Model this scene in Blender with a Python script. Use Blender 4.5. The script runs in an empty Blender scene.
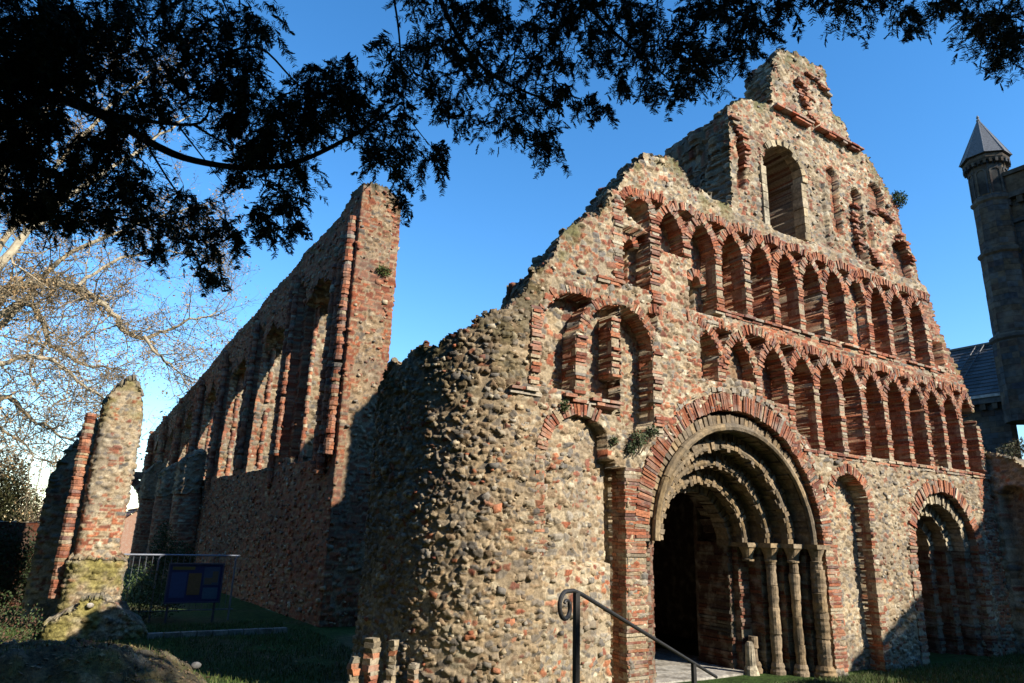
import bpy, math, random
import numpy as np
from mathutils import Vector, Matrix

random.seed(11)
RNG = np.random.default_rng(5)
S = bpy.context.scene
C = S.collection
R = math.radians
EYE = 2.35
D = 8.333            # distance of the front wall's face

# ---------------------------------------------------------------- noise
def h2(i, j, seed=0):
    i = np.asarray(i).astype(np.int64) & 0xffffffff
    j = np.asarray(j).astype(np.int64) & 0xffffffff
    h = (i * 374761393 + j * 668265263 + (int(seed) * 2246822519 + 3266489917)) & 0xffffffff
    h = ((h ^ (h >> 13)) * 1274126177) & 0xffffffff
    h = ((h ^ (h >> 16)) * 2654435761) & 0xffffffff
    h = h ^ (h >> 15)
    return (h & 0xffffff) / float(0x1000000)

def vnoise(x, y, seed=0):
    x = np.asarray(x, float); y = np.asarray(y, float)
    i = np.floor(x); j = np.floor(y)
    fx = x - i; fy = y - j
    fx = fx * fx * (3 - 2 * fx); fy = fy * fy * (3 - 2 * fy)
    a = h2(i, j, seed); b = h2(i + 1, j, seed); c = h2(i, j + 1, seed); d = h2(i + 1, j + 1, seed)
    return (a * (1 - fx) + b * fx) * (1 - fy) + (c * (1 - fx) + d * fx) * fy

def fbm(x, y, seed=0, o=4):
    s = 0; a = .5; t = 0
    for k in range(o):
        s = s + a * vnoise(x * 2 ** k, y * 2 ** k, seed + 17 * k); t += a; a *= .55
    return s / t

def sstep(a, b, x):
    t = np.clip((x - a) / (b - a), 0, 1)
    return t * t * (3 - 2 * t)

def stones(u, z, cw, ch, seed, jx=.3, jy=.2, p=2.6):
    y = z / ch
    r0 = np.floor(y)
    F1 = np.full(u.shape, 9.); F2 = np.full(u.shape, 9.)
    I = np.zeros(u.shape, np.int64); J = np.zeros(u.shape, np.int64)
    cu = np.zeros(u.shape); cz = np.zeros(u.shape)
    for dj in (-1, 0, 1):
        j = r0 + dj
        sh = h2(j, 3, seed + 7)
        xs = u / cw + sh
        c0 = np.floor(xs)
        for di in (-1, 0, 1):
            i = c0 + di
            px = i + .5 + (h2(i, j, seed) - .5) * 2 * jx
            py = j + .5 + (h2(i, j, seed + 1) - .5) * 2 * jy
            d = (np.abs(xs - px) ** p + np.abs(y - py) ** p) ** (1 / p)
            near = d < F1
            F2 = np.where(near, F1, np.minimum(F2, d))
            I = np.where(near, i, I).astype(np.int64); J = np.where(near, j, J).astype(np.int64)
            cu = np.where(near, (px - sh) * cw, cu); cz = np.where(near, py * ch, cz)
            F1 = np.where(near, d, F1)
    return F1, F2, I, J, cu, cz

PAL = np.array([(.33, .25, .15), (.37, .295, .19), (.25, .215, .165), (.19, .165, .13), (.28, .20, .115), (.43, .37, .26), (.21, .145, .085), (.14, .125, .105), (.31, .25, .17), (.29, .22, .135)])
REDS = np.array([(.29, .095, .045), (.23, .075, .04), (.32, .125, .06), (.18, .065, .04), (.25, .11, .065), (.35, .155, .085)])
MORTAR = np.array((.32, .255, .165))

def stone_col(I, J, seed, red):
    r = h2(I, J, seed + 31); r2 = h2(I, J, seed + 32); r3 = h2(I, J, seed + 33)
    c = PAL[(r * len(PAL)).astype(int)]
    d = REDS[(r * len(REDS)).astype(int)]
    isr = (r2 < red)
    c = np.where(isr[..., None], d, c)
    return c * (.72 + .5 * r3)[..., None], isr

# ---------------------------------------------------------------- objects
def lerp(a, b, t):
    return a + (b - a) * t

class MB:
    """collects pieces and links them as ONE mesh object"""
    def __init__(self):
        self.v = []; self.f = []; self.c = []
        self.n = 0
    def add(self, vs, fs, col):
        b = self.n
        self.v.extend([tuple(p) for p in vs])
        self.f.extend([tuple(k + b for k in q) for q in fs])
        if col is None: col = (.5, .5, .5)
        if hasattr(col[0], '__len__'):
            self.c.extend([tuple(k) for k in col])
        else:
            self.c.extend([tuple(col)] * len(vs))
        self.n += len(vs)
    def box(self, c, ax, ay, az, j=0., col=None):
        """centre and three half-axis vectors"""
        c = np.asarray(c, float); ax = np.asarray(ax, float); ay = np.asarray(ay, float); az = np.asarray(az, float)
        vs = []
        for sx in (-1, 1):
            for sy in (-1, 1):
                for sz in (-1, 1):
                    q = (1 + random.uniform(-j, j)) * sx, (1 + random.uniform(-j, j) * .5) * sy, (1 + random.uniform(-j, j)) * sz
                    vs.append(c + ax * q[0] + ay * q[1] + az * q[2])
        fs = [(0, 1, 3, 2), (4, 6, 7, 5), (0, 4, 5, 1), (2, 3, 7, 6), (0, 2, 6, 4), (1, 5, 7, 3)]
        self.add(vs, fs, col)
    def bx(self, x0, x1, y0, y1, z0, z1, j=0., col=None):
        self.box(((x0 + x1) / 2, (y0 + y1) / 2, (z0 + z1) / 2), ((x1 - x0) / 2, 0, 0), (0, (y1 - y0) / 2, 0), (0, 0, (z1 - z0) / 2), j, col)
    def tube(self, pts, rad, n=8, col=None, cap=True, wob=0.):
        pts = [Vector(p) for p in pts]
        if not hasattr(rad, '__len__'): rad = [rad] * len(pts)
        vs = []; prev = None
        for k, p in enumerate(pts):
            t = (pts[min(k + 1, len(pts) - 1)] - pts[max(k - 1, 0)])
            if t.length < 1e-9: t = Vector((0, 0, 1))
            t.normalize()
            if prev is None:
                a = t.orthogonal().normalized()
            else:
                a = (prev - t * prev.dot(t))
                a = a.normalized() if a.length > 1e-6 else t.orthogonal().normalized()
            prev = a
            b = t.cross(a)
            for m in range(n):
                w = 2 * math.pi * m / n
                rr = rad[k] * (1 + random.uniform(-wob, wob))
                vs.append(p + (a * math.cos(w) + b * math.sin(w)) * rr)
        fs = []
        for k in range(len(pts) - 1):
            for m in range(n):
                a0 = k * n + m; a1 = k * n + (m + 1) % n
                fs.append((a0, a1, a1 + n, a0 + n))
        if cap and n > 2:
            fs.append(tuple(range(n - 1, -1, -1))); L = (len(pts) - 1) * n
            fs.append(tuple(range(L, L + n)))
        self.add(vs, fs, col)
    def lathe(self, prof, c, n=16, col=None, wob=0., ell=1.):
        """prof: (radius, z) list, about a vertical axis"""
        vs = []; fs = []
        ph = random.random() * 6
        for k, (r, z) in enumerate(prof):
            for m in range(n):
                w = 2 * math.pi * m / n
                rr = r * (1 + random.uniform(-wob, wob) + wob * math.sin(z * 7 + w * 2 + ph))
                vs.append((c[0] + rr * math.cos(w), c[1] + rr * ell * math.sin(w), c[2] + z))
        for k in range(len(prof) - 1):
            for m in range(n):
                a0 = k * n + m; a1 = k * n + (m + 1) % n
                fs.append((a0, a1, a1 + n, a0 + n))
        fs.append(tuple(range(n - 1, -1, -1))); L = (len(prof) - 1) * n
        fs.append(tuple(range(L, L + n)))
        self.add(vs, fs, col)
    def build(self, name, mat, parent=None, smooth=False):
        return mesh_obj(name, np.array(self.v, float).reshape(-1, 3), self.f, np.array(self.c, float).reshape(-1, 3), mat, parent, smooth)

def mesh_obj(name, v, f, col, mat, parent=None, smooth=False):
    me = bpy.data.meshes.new(name)
    v = np.ascontiguousarray(v, dtype=np.float32)
    if isinstance(f, np.ndarray):
        nf, k = f.shape
        me.vertices.add(len(v)); me.vertices.foreach_set('co', v.ravel())
        me.loops.add(nf * k); me.loops.foreach_set('vertex_index', np.ascontiguousarray(f, np.int32).ravel())
        me.polygons.add(nf)
        me.polygons.foreach_set('loop_start', np.arange(0, nf * k, k, dtype=np.int32))
        me.update(calc_edges=True)
    else:
        me.from_pydata(v.tolist(), [], f)
    if col is not None and len(col):
        a = me.color_attributes.new('Col', 'FLOAT_COLOR', 'POINT')
        c4 = np.ones((len(v), 4), np.float32); c4[:, :3] = np.clip(col, 0, 1)
        a.data.foreach_set('color', c4.ravel())
    if smooth:
        me.polygons.foreach_set('use_smooth', np.ones(len(me.polygons), bool))
    me.materials.append(mat)
    o = bpy.data.objects.new(name, me); C.objects.link(o)
    if parent is not None:
        o.parent = parent
    return o

def thing(name, label, cat, loc=(0, 0, 0), group=None):
    """an Empty that parents the parts; its parts are built in world units, so they are shifted back by the Empty's place"""
    o = bpy.data.objects.new(name, None); C.objects.link(o)
    o.empty_display_size = .3
    o['label'] = label; o['category'] = cat
    if group: o['group'] = group
    o['base'] = list(loc)
    return o

def settle(o):
    """put the Empty at its base while the parts keep their places"""
    b = Vector(o['base']); del o['base']
    o.location = b
    for ch in o.children:
        ch.matrix_parent_inverse = Matrix.Translation(-b)

def tag(o, label, cat, group=None, kind=None):
    if label: o['label'] = label
    if cat: o['category'] = cat
    if group: o['group'] = group
    if kind: o['kind'] = kind
    return o

def part_label(o, label):
    o['label'] = label
    return o

# ---------------------------------------------------------------- materials
def mat_attr(name, rough=.9, nscale=30., namt=.35, bump=.25, bscale=90., bdist=.01, spec=.25, big=None, col=None):
    m = bpy.data.materials.new(name); m.use_nodes = True
    nt = m.node_tree; N = nt.nodes; L = nt.links
    b = N['Principled BSDF']
    b.inputs['Roughness'].default_value = rough
    b.inputs['Specular IOR Level'].default_value = spec
    tc = N.new('ShaderNodeTexCoord')
    if col is None:
        at = N.new('ShaderNodeAttribute'); at.attribute_name = 'Col'; src = at.outputs['Color']
    else:
        rg = N.new('ShaderNodeRGB'); rg.outputs[0].default_value = (*col, 1); src = rg.outputs[0]
    n1 = N.new('ShaderNodeTexNoise'); n1.inputs['Scale'].default_value = nscale; n1.inputs['Detail'].default_value = 5
    L.new(tc.outputs['Object'], n1.inputs['Vector'])
    mr = N.new('ShaderNodeMapRange'); mr.inputs['From Min'].default_value = .3; mr.inputs['From Max'].default_value = .7
    mr.inputs['To Min'].default_value = 1 - namt; mr.inputs['To Max'].default_value = 1 + namt
    L.new(n1.outputs['Fac'], mr.inputs['Value'])
    mx = N.new('ShaderNodeVectorMath'); mx.operation = 'SCALE'
    L.new(src, mx.inputs[0]); L.new(mr.outputs['Result'], mx.inputs['Scale'])
    out = mx.outputs['Vector']
    if big:
        # large soft stains: (scale, colour, amount)
        n2 = N.new('ShaderNodeTexNoise'); n2.inputs['Scale'].default_value = big[0]; n2.inputs['Detail'].default_value = 6
        L.new(tc.outputs['Object'], n2.inputs['Vector'])
        m2 = N.new('ShaderNodeMapRange'); m2.inputs['From Min'].default_value = .48; m2.inputs['From Max'].default_value = .68
        m2.inputs['To Min'].default_value = 0; m2.inputs['To Max'].default_value = big[2]
        L.new(n2.outputs['Fac'], m2.inputs['Value'])
        mm = N.new('ShaderNodeMix'); mm.data_type = 'RGBA'
        L.new(m2.outputs['Result'], mm.inputs['Factor']); L.new(out, mm.inputs['A']); mm.inputs['B'].default_value = (*big[1], 1)
        out = mm.outputs['Result']
    L.new(out, b.inputs['Base Color'])
    if bump:
        n3 = N.new('ShaderNodeTexNoise'); n3.inputs['Scale'].default_value = bscale; n3.inputs['Detail'].default_value = 4
        L.new(tc.outputs['Object'], n3.inputs['Vector'])
        bp = N.new('ShaderNodeBump'); bp.inputs['Strength'].default_value = bump; bp.inputs['Distance'].default_value = bdist
        L.new(n3.outputs['Fac'], bp.inputs['Height']); L.new(bp.outputs['Normal'], b.inputs['Normal'])
    return m

M = {}
M['rubble'] = mat_attr('rubble_masonry', .92, 28, .35, .5, 70, .015, big=(1.3, (.13, .105, .08), .5))
M['brick'] = mat_attr('old_roman_brick', .92, 30, .4, .5, 80, .01, big=(5., (.36, .31, .24), .45))
M['stone'] = mat_attr('worn_limestone', .9, 16, .38, .5, 50, .012, big=(3.5, (.085, .07, .05), .75))
M['moss'] = mat_attr('mossy_rubble', .97, 22, .5, .8, 60, .03)
M['bark'] = mat_attr('bark', .95, 18, .45, .6, 40, .02)
M['leaf'] = mat_attr('yew_needles', .75, 6, .4, 0, spec=.2)
M['twig'] = mat_attr('pale_bark', .9, 3, .3, 0)
M['iron'] = mat_attr('black_painted_iron', .55, 40, .3, .25, 120, .002, spec=.4)
M['steel'] = mat_attr('galvanised_steel', .45, 30, .2, 0, spec=.5)
M['slate'] = mat_attr('roof_slate', .75, 12, .3, .3, 40, .01)
M['soot'] = mat_attr('sooty_ashlar', .93, 5, .4, .4, 30, .02, big=(1.2, (.10, .09, .075), .5))
M['paint'] = mat_attr('painted_board', .5, 25, .12, 0)
M['foliage'] = mat_attr('green_foliage', .7, 8, .4, 0, spec=.25)
M['tile'] = mat_attr('red_roof_tile', .9, 14, .35, .4, 30, .02)
M['glass'] = mat_attr('window_glass', .12, 8, .1, 0, spec=.6)
# ---------------------------------------------------------------- masonry sheets
class Path:
    """a plan polyline; u runs along it (u0 at its start); outward is to the right of travel"""
    def __init__(self, pts, u0=0., soft=.04):
        self.p = np.array(pts, float)
        seg = np.linalg.norm(np.diff(self.p, axis=0), axis=1)
        self.u = np.concatenate([[0], np.cumsum(seg)]) + u0
        self.soft = soft
    def at(self, u):
        x = np.interp(u, self.u, self.p[:, 0]); y = np.interp(u, self.u, self.p[:, 1])
        e = self.soft
        ua = np.clip(u - e, self.u[0], self.u[-1]); ub = np.clip(u + e, self.u[0], self.u[-1])
        tx = np.interp(ub, self.u, self.p[:, 0]) - np.interp(ua, self.u, self.p[:, 0])
        ty = np.interp(ub, self.u, self.p[:, 1]) - np.interp(ua, self.u, self.p[:, 1])
        l = np.hypot(tx, ty) + 1e-9
        return x, y, ty / l, -tx / l, tx / l, ty / l

def sheet(name, parent, mat, path, us, zs, ztop, field, T=1.6, nk=8, hole=None, rag=1., closed=False, seed=0, zfloor=0., topcol=(.17, .15, .105), cap=None, slump=0., lump=0., extra=0, eok=None, esize=.055, ered=.1, eflat=lambda u, z: 1.):
    """field(U,Z) -> dict(out=height outwards, col=(...,3), cz=stone centre z, cu=stone centre u)"""
    U, Z = np.meshgrid(us, zs)
    fd = field(U, Z)
    bx, by, nx, ny, tx, ty = path.at(us)
    out = fd['out']
    X = bx[None] + nx[None] * out; Y = by[None] + ny[None] * out
    nz, nu = U.shape
    # which cells stay
    ccu = (fd['cu'][:-1, :-1] + fd['cu'][1:, 1:]) / 2; ccz = (fd['cz'][:-1, :-1] + fd['cz'][1:, 1:]) / 2
    Um = (U[:-1, :-1] + U[1:, 1:]) / 2; Zm = (Z[:-1, :-1] + Z[1:, 1:]) / 2
    lim = ztop(lerp(Um, ccu, rag)) + .05 * (fbm(Um * 5, Zm * 5, seed + 3) - .5) + lump * (Um < 9.6) * (fbm(Um * 2.3, Um * 0, seed + 4, 2) - .5)
    keep = lerp(Zm, ccz, rag) < lim
    keep &= Zm < ztop(Um) + .16
    if hole is not None: keep &= ~hole(Um, Zm)
    idx = np.arange(nz * nu).reshape(nz, nu)
    F = np.stack([idx[:-1, :-1], idx[:-1, 1:], idx[1:, 1:], idx[1:, :-1]], -1)[keep]
    # edges on the border of what stays
    kp = np.pad(keep, 1)
    E = []
    c = kp[1:-1, 1:-1]
    def grab(mask, a, b):
        E.append(np.stack([a[mask], b[mask]], -1))
    up = c & ~kp[2:, 1:-1]; dn = c & ~kp[:-2, 1:-1]; lf = c & ~kp[1:-1, :-2]; rt = c & ~kp[1:-1, 2:]
    if closed:
        lf[:, 0] = False; rt[:, -1] = False
    dn[0, :] = False
    grab(up, idx[1:, 1:], idx[1:, :-1]); grab(dn, idx[:-1, :-1], idx[:-1, 1:])
    grab(lf, idx[1:, :-1], idx[:-1, :-1]); grab(rt, idx[:-1, 1:], idx[1:, 1:])
    E = np.concatenate(E)
    V = np.stack([X, Y, Z], -1).reshape(-1, 3); col = fd['col'].reshape(-1, 3)
    allf = [F]; allv = [V]; allc = [col]; n0 = len(V)
    if len(E) and nk:
        bv, inv = np.unique(E.ravel(), return_inverse=True); E2 = inv.reshape(-1, 2); nb = len(bv)
        # direction out of the masonry, in the sheet's own plane
        k2 = keep.astype(float)
        for _ in range(3):
            q = np.pad(k2, 1, mode='edge'); k2 = (q[:-2, 1:-1] + q[2:, 1:-1] + q[1:-1, :-2] + q[1:-1, 2:] + q[1:-1, 1:-1]) / 5
        q = np.pad(k2, 1, mode='edge')
        vm = (q[:-1, :-1] + q[1:, :-1] + q[:-1, 1:] + q[1:, 1:]) / 4
        gz, gu = np.gradient(vm)
        gz = -gz.reshape(-1)[bv]; gu = -gu.reshape(-1)[bv]; l = np.hypot(gz, gu) + 1e-6; gz /= l; gu /= l
        bu = U.reshape(-1)[bv]; bz = Z.reshape(-1)[bv]; bo = out.reshape(-1)[bv]
        ppx, ppy, pnx, pny, ptx, pty = path.at(bu)
        if cap is None:
            # the broken profile of the face dies away into the thickness
            su, sz = bu.copy(), bz.copy(); cnt = np.zeros(nb); np.add.at(cnt, E2[:, 0], 1); np.add.at(cnt, E2[:, 1], 1)
            for _ in range(60):
                au = np.zeros(nb); az = np.zeros(nb)
                np.add.at(au, E2[:, 0], su[E2[:, 1]]); np.add.at(au, E2[:, 1], su[E2[:, 0]])
                np.add.at(az, E2[:, 0], sz[E2[:, 1]]); np.add.at(az, E2[:, 1], sz[E2[:, 0]])
                ok = cnt == 2
                su = np.where(ok, .5 * su + .25 * au, su); sz = np.where(ok, .5 * sz + .25 * az, sz)
            ts = np.linspace(0, 1, nk + 1)[1:]
            tt = ts[:, None] * (T(bu, bz) if callable(T) else np.full(nb, T))[None]
            sg = bz * .9 + bu * .9
            f1, f2, I, J, _, _ = stones(tt, np.repeat(sg[None], nk, 0), .2, .14, seed + 91)
            s = sstep(.05, .3, f2 - f1)
            w_ = sstep(0, .3, tt)
            du = (su - bu)[None] * w_; dz = (sz - bz)[None] * w_
            hgt = (s * (.3 + 1.2 * h2(I, J, seed)) * .07 - .05) + .3 * (fbm(tt * 2.2, np.repeat(sg[None], nk, 0) * 1.5, seed + 5) - .5) * np.clip(tt / .5, 0, 1)
            px = ppx[None] - pnx[None] * (tt - bo[None]) + ptx[None] * (gu[None] * hgt + du)
            py = ppy[None] - pny[None] * (tt - bo[None]) + pty[None] * (gu[None] * hgt + du)
            pz = np.maximum(bz[None] + dz + gz[None] * hgt - slump * tt ** 1.3 * np.clip(gz, 0, 1)[None] * (bz > 5)[None], zfloor)
            cc, _ = stone_col(I, J, seed + 5, .18)
            cc = lerp(MORTAR * .7, cc * .8, s[..., None])
            upw = np.clip(gz, 0, 1)[None, :, None] * sstep(.35, .6, fbm(tt * 2, np.repeat(sg[None], nk, 0), seed + 9))[..., None]
            cc = lerp(cc, np.array(topcol), .75 * upw)
            allv.append(np.stack([px, py, pz], -1).reshape(-1, 3)); allc.append(cc.reshape(-1, 3))
            ids = np.concatenate([bv[None], (n0 + np.arange(nk * nb)).reshape(nk, nb)])
        else:
            # closed plan: rings shrinking towards the middle make a rough crown
            cx, cy = cap[:2]; rise = cap[2]
            fr = np.linspace(0, 1, nk + 1)[1:]
            ft = np.repeat(fr[:, None], nb, 1)
            x0 = X.reshape(-1)[bv]; y0 = Y.reshape(-1)[bv]
            px = lerp(x0[None], cx, ft); py = lerp(y0[None], cy, ft)
            mid = bz.mean() if len(cap) < 4 else cap[3]
            pz = lerp(bz[None], mid, ft ** 1.5) + rise * np.sin(ft * math.pi / 2) + .16 * (fbm(px * 4, py * 4, seed + 5) - .5)
            f1, f2, I, J, _, _ = stones(px, py, .17, .15, seed + 91)
            s = sstep(.05, .3, f2 - f1); pz = pz + s * .04
            cc, _ = stone_col(I, J, seed + 5, .12)
            cc = lerp(MORTAR * .7, cc * .8, s[..., None])
            upw = sstep(.3, .55, fbm(px * 2, py * 2, seed + 9))[..., None]
            cc = lerp(cc, np.array(topcol), .75 * upw)
            allv.append(np.stack([px, py, pz], -1).reshape(-1, 3)); allc.append(cc.reshape(-1, 3))
            ids = np.concatenate([bv[None], (n0 + np.arange(nk * nb)).reshape(nk, nb)])
        for k in range(nk):
            a = ids[k]; b = ids[k + 1]
            allf.append(np.stack([a[E2[:, 0]], a[E2[:, 1]], b[E2[:, 1]], b[E2[:, 0]]], -1))
    if extra:
        # angular stones standing a little proud of the face
        rg = np.random.default_rng(seed + 1)
        su = rg.uniform(us[0], us[-1], extra); sz = rg.uniform(zs[0], zs[-1], extra)
        ok = sz < ztop(su) - .1
        if hole is not None: ok &= ~hole(su, sz)
        if eok is not None: ok &= eok(su, sz)
        su = su[ok]; sz = sz[ok]; m = len(su)
        ix = np.clip(np.searchsorted(us, su), 0, nu - 1); iz = np.clip(np.searchsorted(zs, sz), 0, nz - 1)
        so = out[iz, ix]
        ex, ey, enx, eny, etx, ety = path.at(su)
        hw = esize * np.clip(rg.lognormal(-.08, .38, m), .4, 2.0); hh = hw * rg.uniform(.45, .8, m); hd = esize * rg.uniform(.35, .8, m) * eflat(su, sz)
        rot = rg.normal(size=m) * .22
        c8 = []
        for sx in (-1, 1):
            for sy in (-1, 1):
                for sq in (-1, 1):
                    a = sx * hw * rg.uniform(.55, 1.1, m) * (.82 if sy > 0 else 1); b = sq * hh * rg.uniform(.55, 1.1, m) * (.82 if sy > 0 else 1); n_ = sy * hd * rg.uniform(.75, 1.15, m) + so
                    a, b = a * np.cos(rot) - b * np.sin(rot), a * np.sin(rot) + b * np.cos(rot)
                    c8.append(np.stack([ex + etx * a + enx * n_, ey + ety * a + eny * n_, sz + b], -1))
        ev = np.stack(c8, 1).reshape(-1, 3)
        ef = (np.arange(m)[:, None, None] * 8 + np.array([(0, 1, 3, 2), (4, 6, 7, 5), (0, 4, 5, 1), (2, 3, 7, 6), (0, 2, 6, 4), (1, 5, 7, 3)])[None]).reshape(-1, 4)
        ec, _ = stone_col(np.arange(m), np.arange(m) * 3, seed + 77, np.full(m, ered))
        off = sum(len(q) for q in allv)
        allv.append(ev); allc.append(np.repeat(ec, 8, 0)); allf.append(ef + off)
    V = np.concatenate(allv); col = np.concatenate(allc); F = np.concatenate(allf)
    used = np.zeros(len(V), bool); used[F.ravel()] = True
    mp = np.cumsum(used) - 1
    return mesh_obj(name, V[used], mp[F], col[used], mat, parent)

def rubble_field(seed, cw=.19, ch=.13, amp=.045, red=.1, ztop=None, moss=0., brick=None, jx=.3, jy=.22, mort=None, mosscol=(.13, .12, .05), sharp=.22):
    """rubble set in mortar; red and brick may be numbers or functions of (U,Z); brick = how far the stones are laid as brick courses"""
    def f(U, Z):
        wu = U + .07 * (fbm(U * 2.3, Z * 2.3, seed) - .5) * 2 + .02 * (vnoise(U * 13, Z * 13, seed + 14) - .5) * 2
        wz = Z + .09 * (fbm(U * .9, Z * 1.2, seed + 2) - .5) * 2 + .018 * (vnoise(U * 13, Z * 13, seed + 15) - .5) * 2
        A = stones(wu, wz, cw, ch, seed, jx, jy, 4.5)
        B = stones(wu, wz, cw * .62, ch * .68, seed + 500, jx, jy, 3.5)
        small = fbm(U * 1.7, Z * 2.1, seed + 25) > .53
        F1, F2, I, J, cu, cz = [np.where(small, q, p) for p, q in zip(A, B)]
        rd = red(U, Z) if callable(red) else np.full(U.shape, red)
        r = h2(I, J, seed + 50)
        gap = .01 + .11 * h2(I, J, seed + 54)       # some stones are half buried in mortar
        s = sstep(gap, gap + sharp, F2 - F1) * np.where(r < .09, 0., 1.)
        k = np.where(small, .7, 1.)
        out = s * amp * k * (.15 + 1.1 * h2(I, J, seed + 51) ** 1.4) * (1 - .18 * F1 ** 2)
        tilt = (h2(I, J, seed + 52) - .5) * (wz - cz) / ch + (h2(I, J, seed + 53) - .5) * (wu - cu) / cw
        out = out + s * tilt * amp * .8 + s * amp * .35 * (vnoise(U * 24, Z * 24, seed + 16) - .5)
        col, isr = stone_col(I, J, seed, rd)
        mo = MORTAR if mort is None else np.array(mort)
        mo = mo * (.75 + .5 * fbm(U * 1.1, Z * 1.1, seed + 8))[..., None]
        col = lerp(mo, col, s[..., None])
        if brick is not None:
            bk = brick(U, Z) if callable(brick) else np.full(U.shape, float(brick))
            G1, G2, BI, BJ, bu, bz = stones(U, Z + .012 * np.sin(U * 3), .27, .072, seed + 300, .22, .05, 4.)
            sb = sstep(.04, .2, G2 - G1)
            bc, _ = stone_col(BI, BJ, seed + 300, np.full(U.shape, .86))
            bc = lerp(mo, bc, sb[..., None])
            bo = sb * .03 * (.2 + h2(BI, BJ, seed + 301))
            on = (h2(np.floor(U / .27), np.floor(Z / .14), seed + 302) * .5 + fbm(U * 1.6, Z * 2.2, seed + 303) * .75) < bk * 1.25
            on = on & (bk > .01)
            col = np.where(on[..., None], bc, col); out = np.where(on, bo, out)
            cz = np.where(on, bz, cz); cu = np.where(on, bu, cu)
        out = out + .05 * (fbm(U * .7, Z * .7, seed + 12) - .5) + .014 * (fbm(U * 14, Z * 14, seed + 13, 3) - .5)
        if moss:
            zt = ztop(U) if ztop is not None else 99
            m = sstep(.45, .65, fbm(U * 1.8, Z * 1.8, seed + 21)) * sstep(moss, 0., zt - Z)
            m = np.maximum(m, .85 * sstep(.55, .72, fbm(U * 3, Z * 3, seed + 22)) * sstep(moss * 1.5, 0., zt - Z))
            col = lerp(col, np.array(mosscol) * (.6 + .8 * fbm(U * 9, Z * 9, seed + 23))[..., None], m[..., None])
        return dict(out=out, col=col, cu=cu, cz=cz)
    return f

def brickcol():
    r = random.random()
    if r < .84:
        c = REDS[random.randrange(len(REDS))]
    elif r < .93:
        c = PAL[random.randrange(len(PAL))]
    else:
        c = np.array((.17, .09, .07))
    return tuple(np.array(c) * random.uniform(.65, 1.2))

def stonecol(base=(.34, .265, .165), v=.3):
    k = random.uniform(1 - v, 1 + v)
    g = random.uniform(-.03, .03)
    return tuple(max(.02, b * k + g * w) for b, w in zip(base, (.4, 0, -.4)))

def brick_pier(mb, x0, x1, y0, y1, z0, z1, pitch=.056, loose=.014, miss=.0, cut=None, split=True, pale=.1, dark=1.):
    """courses of thin bricks between two heights, with uneven ends"""
    z = z0
    while z < z1 - .02:
        h = pitch * random.uniform(.68, .86)
        if not (cut and cut((x0 + x1) / 2, z)):
            k = random.uniform(.75, 1.1); mb.bx(x0 + .012, x1 - .012, y0 + .007, y0 + .1, z - .002, min(z + pitch, z1), 0, tuple(MORTAR * k * dark)); mb.bx(x0 + .013, x1 - .013, y0 + .1, y1 - .004, z - .002, min(z + pitch, z1), 0, tuple(np.array((.22, .125, .08)) * k * dark))
        if not (miss and random.random() < miss) and not (cut and cut((x0 + x1) / 2, z)):
            w = x1 - x0
            n = max(1, round(w / .3)) if split else 1
            ed = [x0 - random.uniform(-loose, loose)]
            for q in range(1, n): ed.append(x0 + w * (q + random.uniform(-.25, .25)) / n)
            ed.append(x1 + random.uniform(-loose, loose))
            for a, b in zip(ed[:-1], ed[1:]):
                ym = lerp(y0, y1, random.uniform(.4, .7)) if y1 - y0 > .3 else y1
                for ya, yb in ((y0 - random.uniform(-loose, loose * 1.2), ym - .005), (ym + .005, y1)):
                    if yb - ya < .03: continue
                    cc = brickcol() if (random.random() > pale or ya > y0 + .08) else stonecol((.3, .25, .17), .3)
                    if ya > y0 + .08: cc = tuple(q * .85 for q in cc)
                    mb.bx(a + .005, b - .005, ya, yb, z, z + h, .06, tuple(q * dark for q in cc))
        z += pitch

def brick_arc(mb, cx, cz, r0, r1, a0, a1, y0, y1, pitch=.056, loose=.014, miss=.0, cut=None, colf=brickcol):
    """voussoirs from angle a0 to a1 (degrees, 0 = right springing) round (cx, cz)"""
    rm = (r0 + r1) / 2
    n = max(2, int(abs(R(a1 - a0)) * rm / pitch))
    for k in range(n):
        a = R(a0 + (a1 - a0) * (k + .5) / n)
        if not (cut and cut(cx + math.cos(a) * rm, cz + math.sin(a) * rm)):
            rd_ = np.array((math.cos(a), 0, math.sin(a))); tn_ = np.array((-math.sin(a), 0, math.cos(a)))
            mb.box((cx + math.cos(a) * rm, (y0 + .02 + y1 - .004) / 2, cz + math.sin(a) * rm), rd_ * max(.01, (r1 - r0) / 2 - .014), (0, (y1 - y0 - .024) / 2, 0), tn_ * abs(R(a1 - a0)) * r1 / n * .5, 0, tuple(MORTAR * random.uniform(.7, 1.) * (.7 if colf is not brickcol else 1)))
        ra = r0 + random.uniform(-loose, loose); rb = r1 + random.uniform(-loose * 1.6, loose)
        c = ((cx + math.cos(a) * (ra + rb) / 2), 0, cz + math.sin(a) * (ra + rb) / 2)
        if (miss and random.random() < miss) or (cut and cut(c[0], c[2])): continue
        ya = y0 + random.uniform(-loose, loose)
        hw = pitch * random.uniform(.35, .43)
        rad = np.array((math.cos(a), 0, math.sin(a))); tan = np.array((-math.sin(a), 0, math.cos(a)))
        mb.box((c[0], (ya + y1) / 2, c[2]), rad * (rb - ra) / 2, (0, (y1 - ya) / 2, 0), tan * hw, .1, colf())
# ---------------------------------------------------------------- the west front
front = thing('priory_church_front', 'tall ruined church front of flint and red brick with two tiers of blind arches', 'church ruin', (12, 9, 0))

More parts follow.
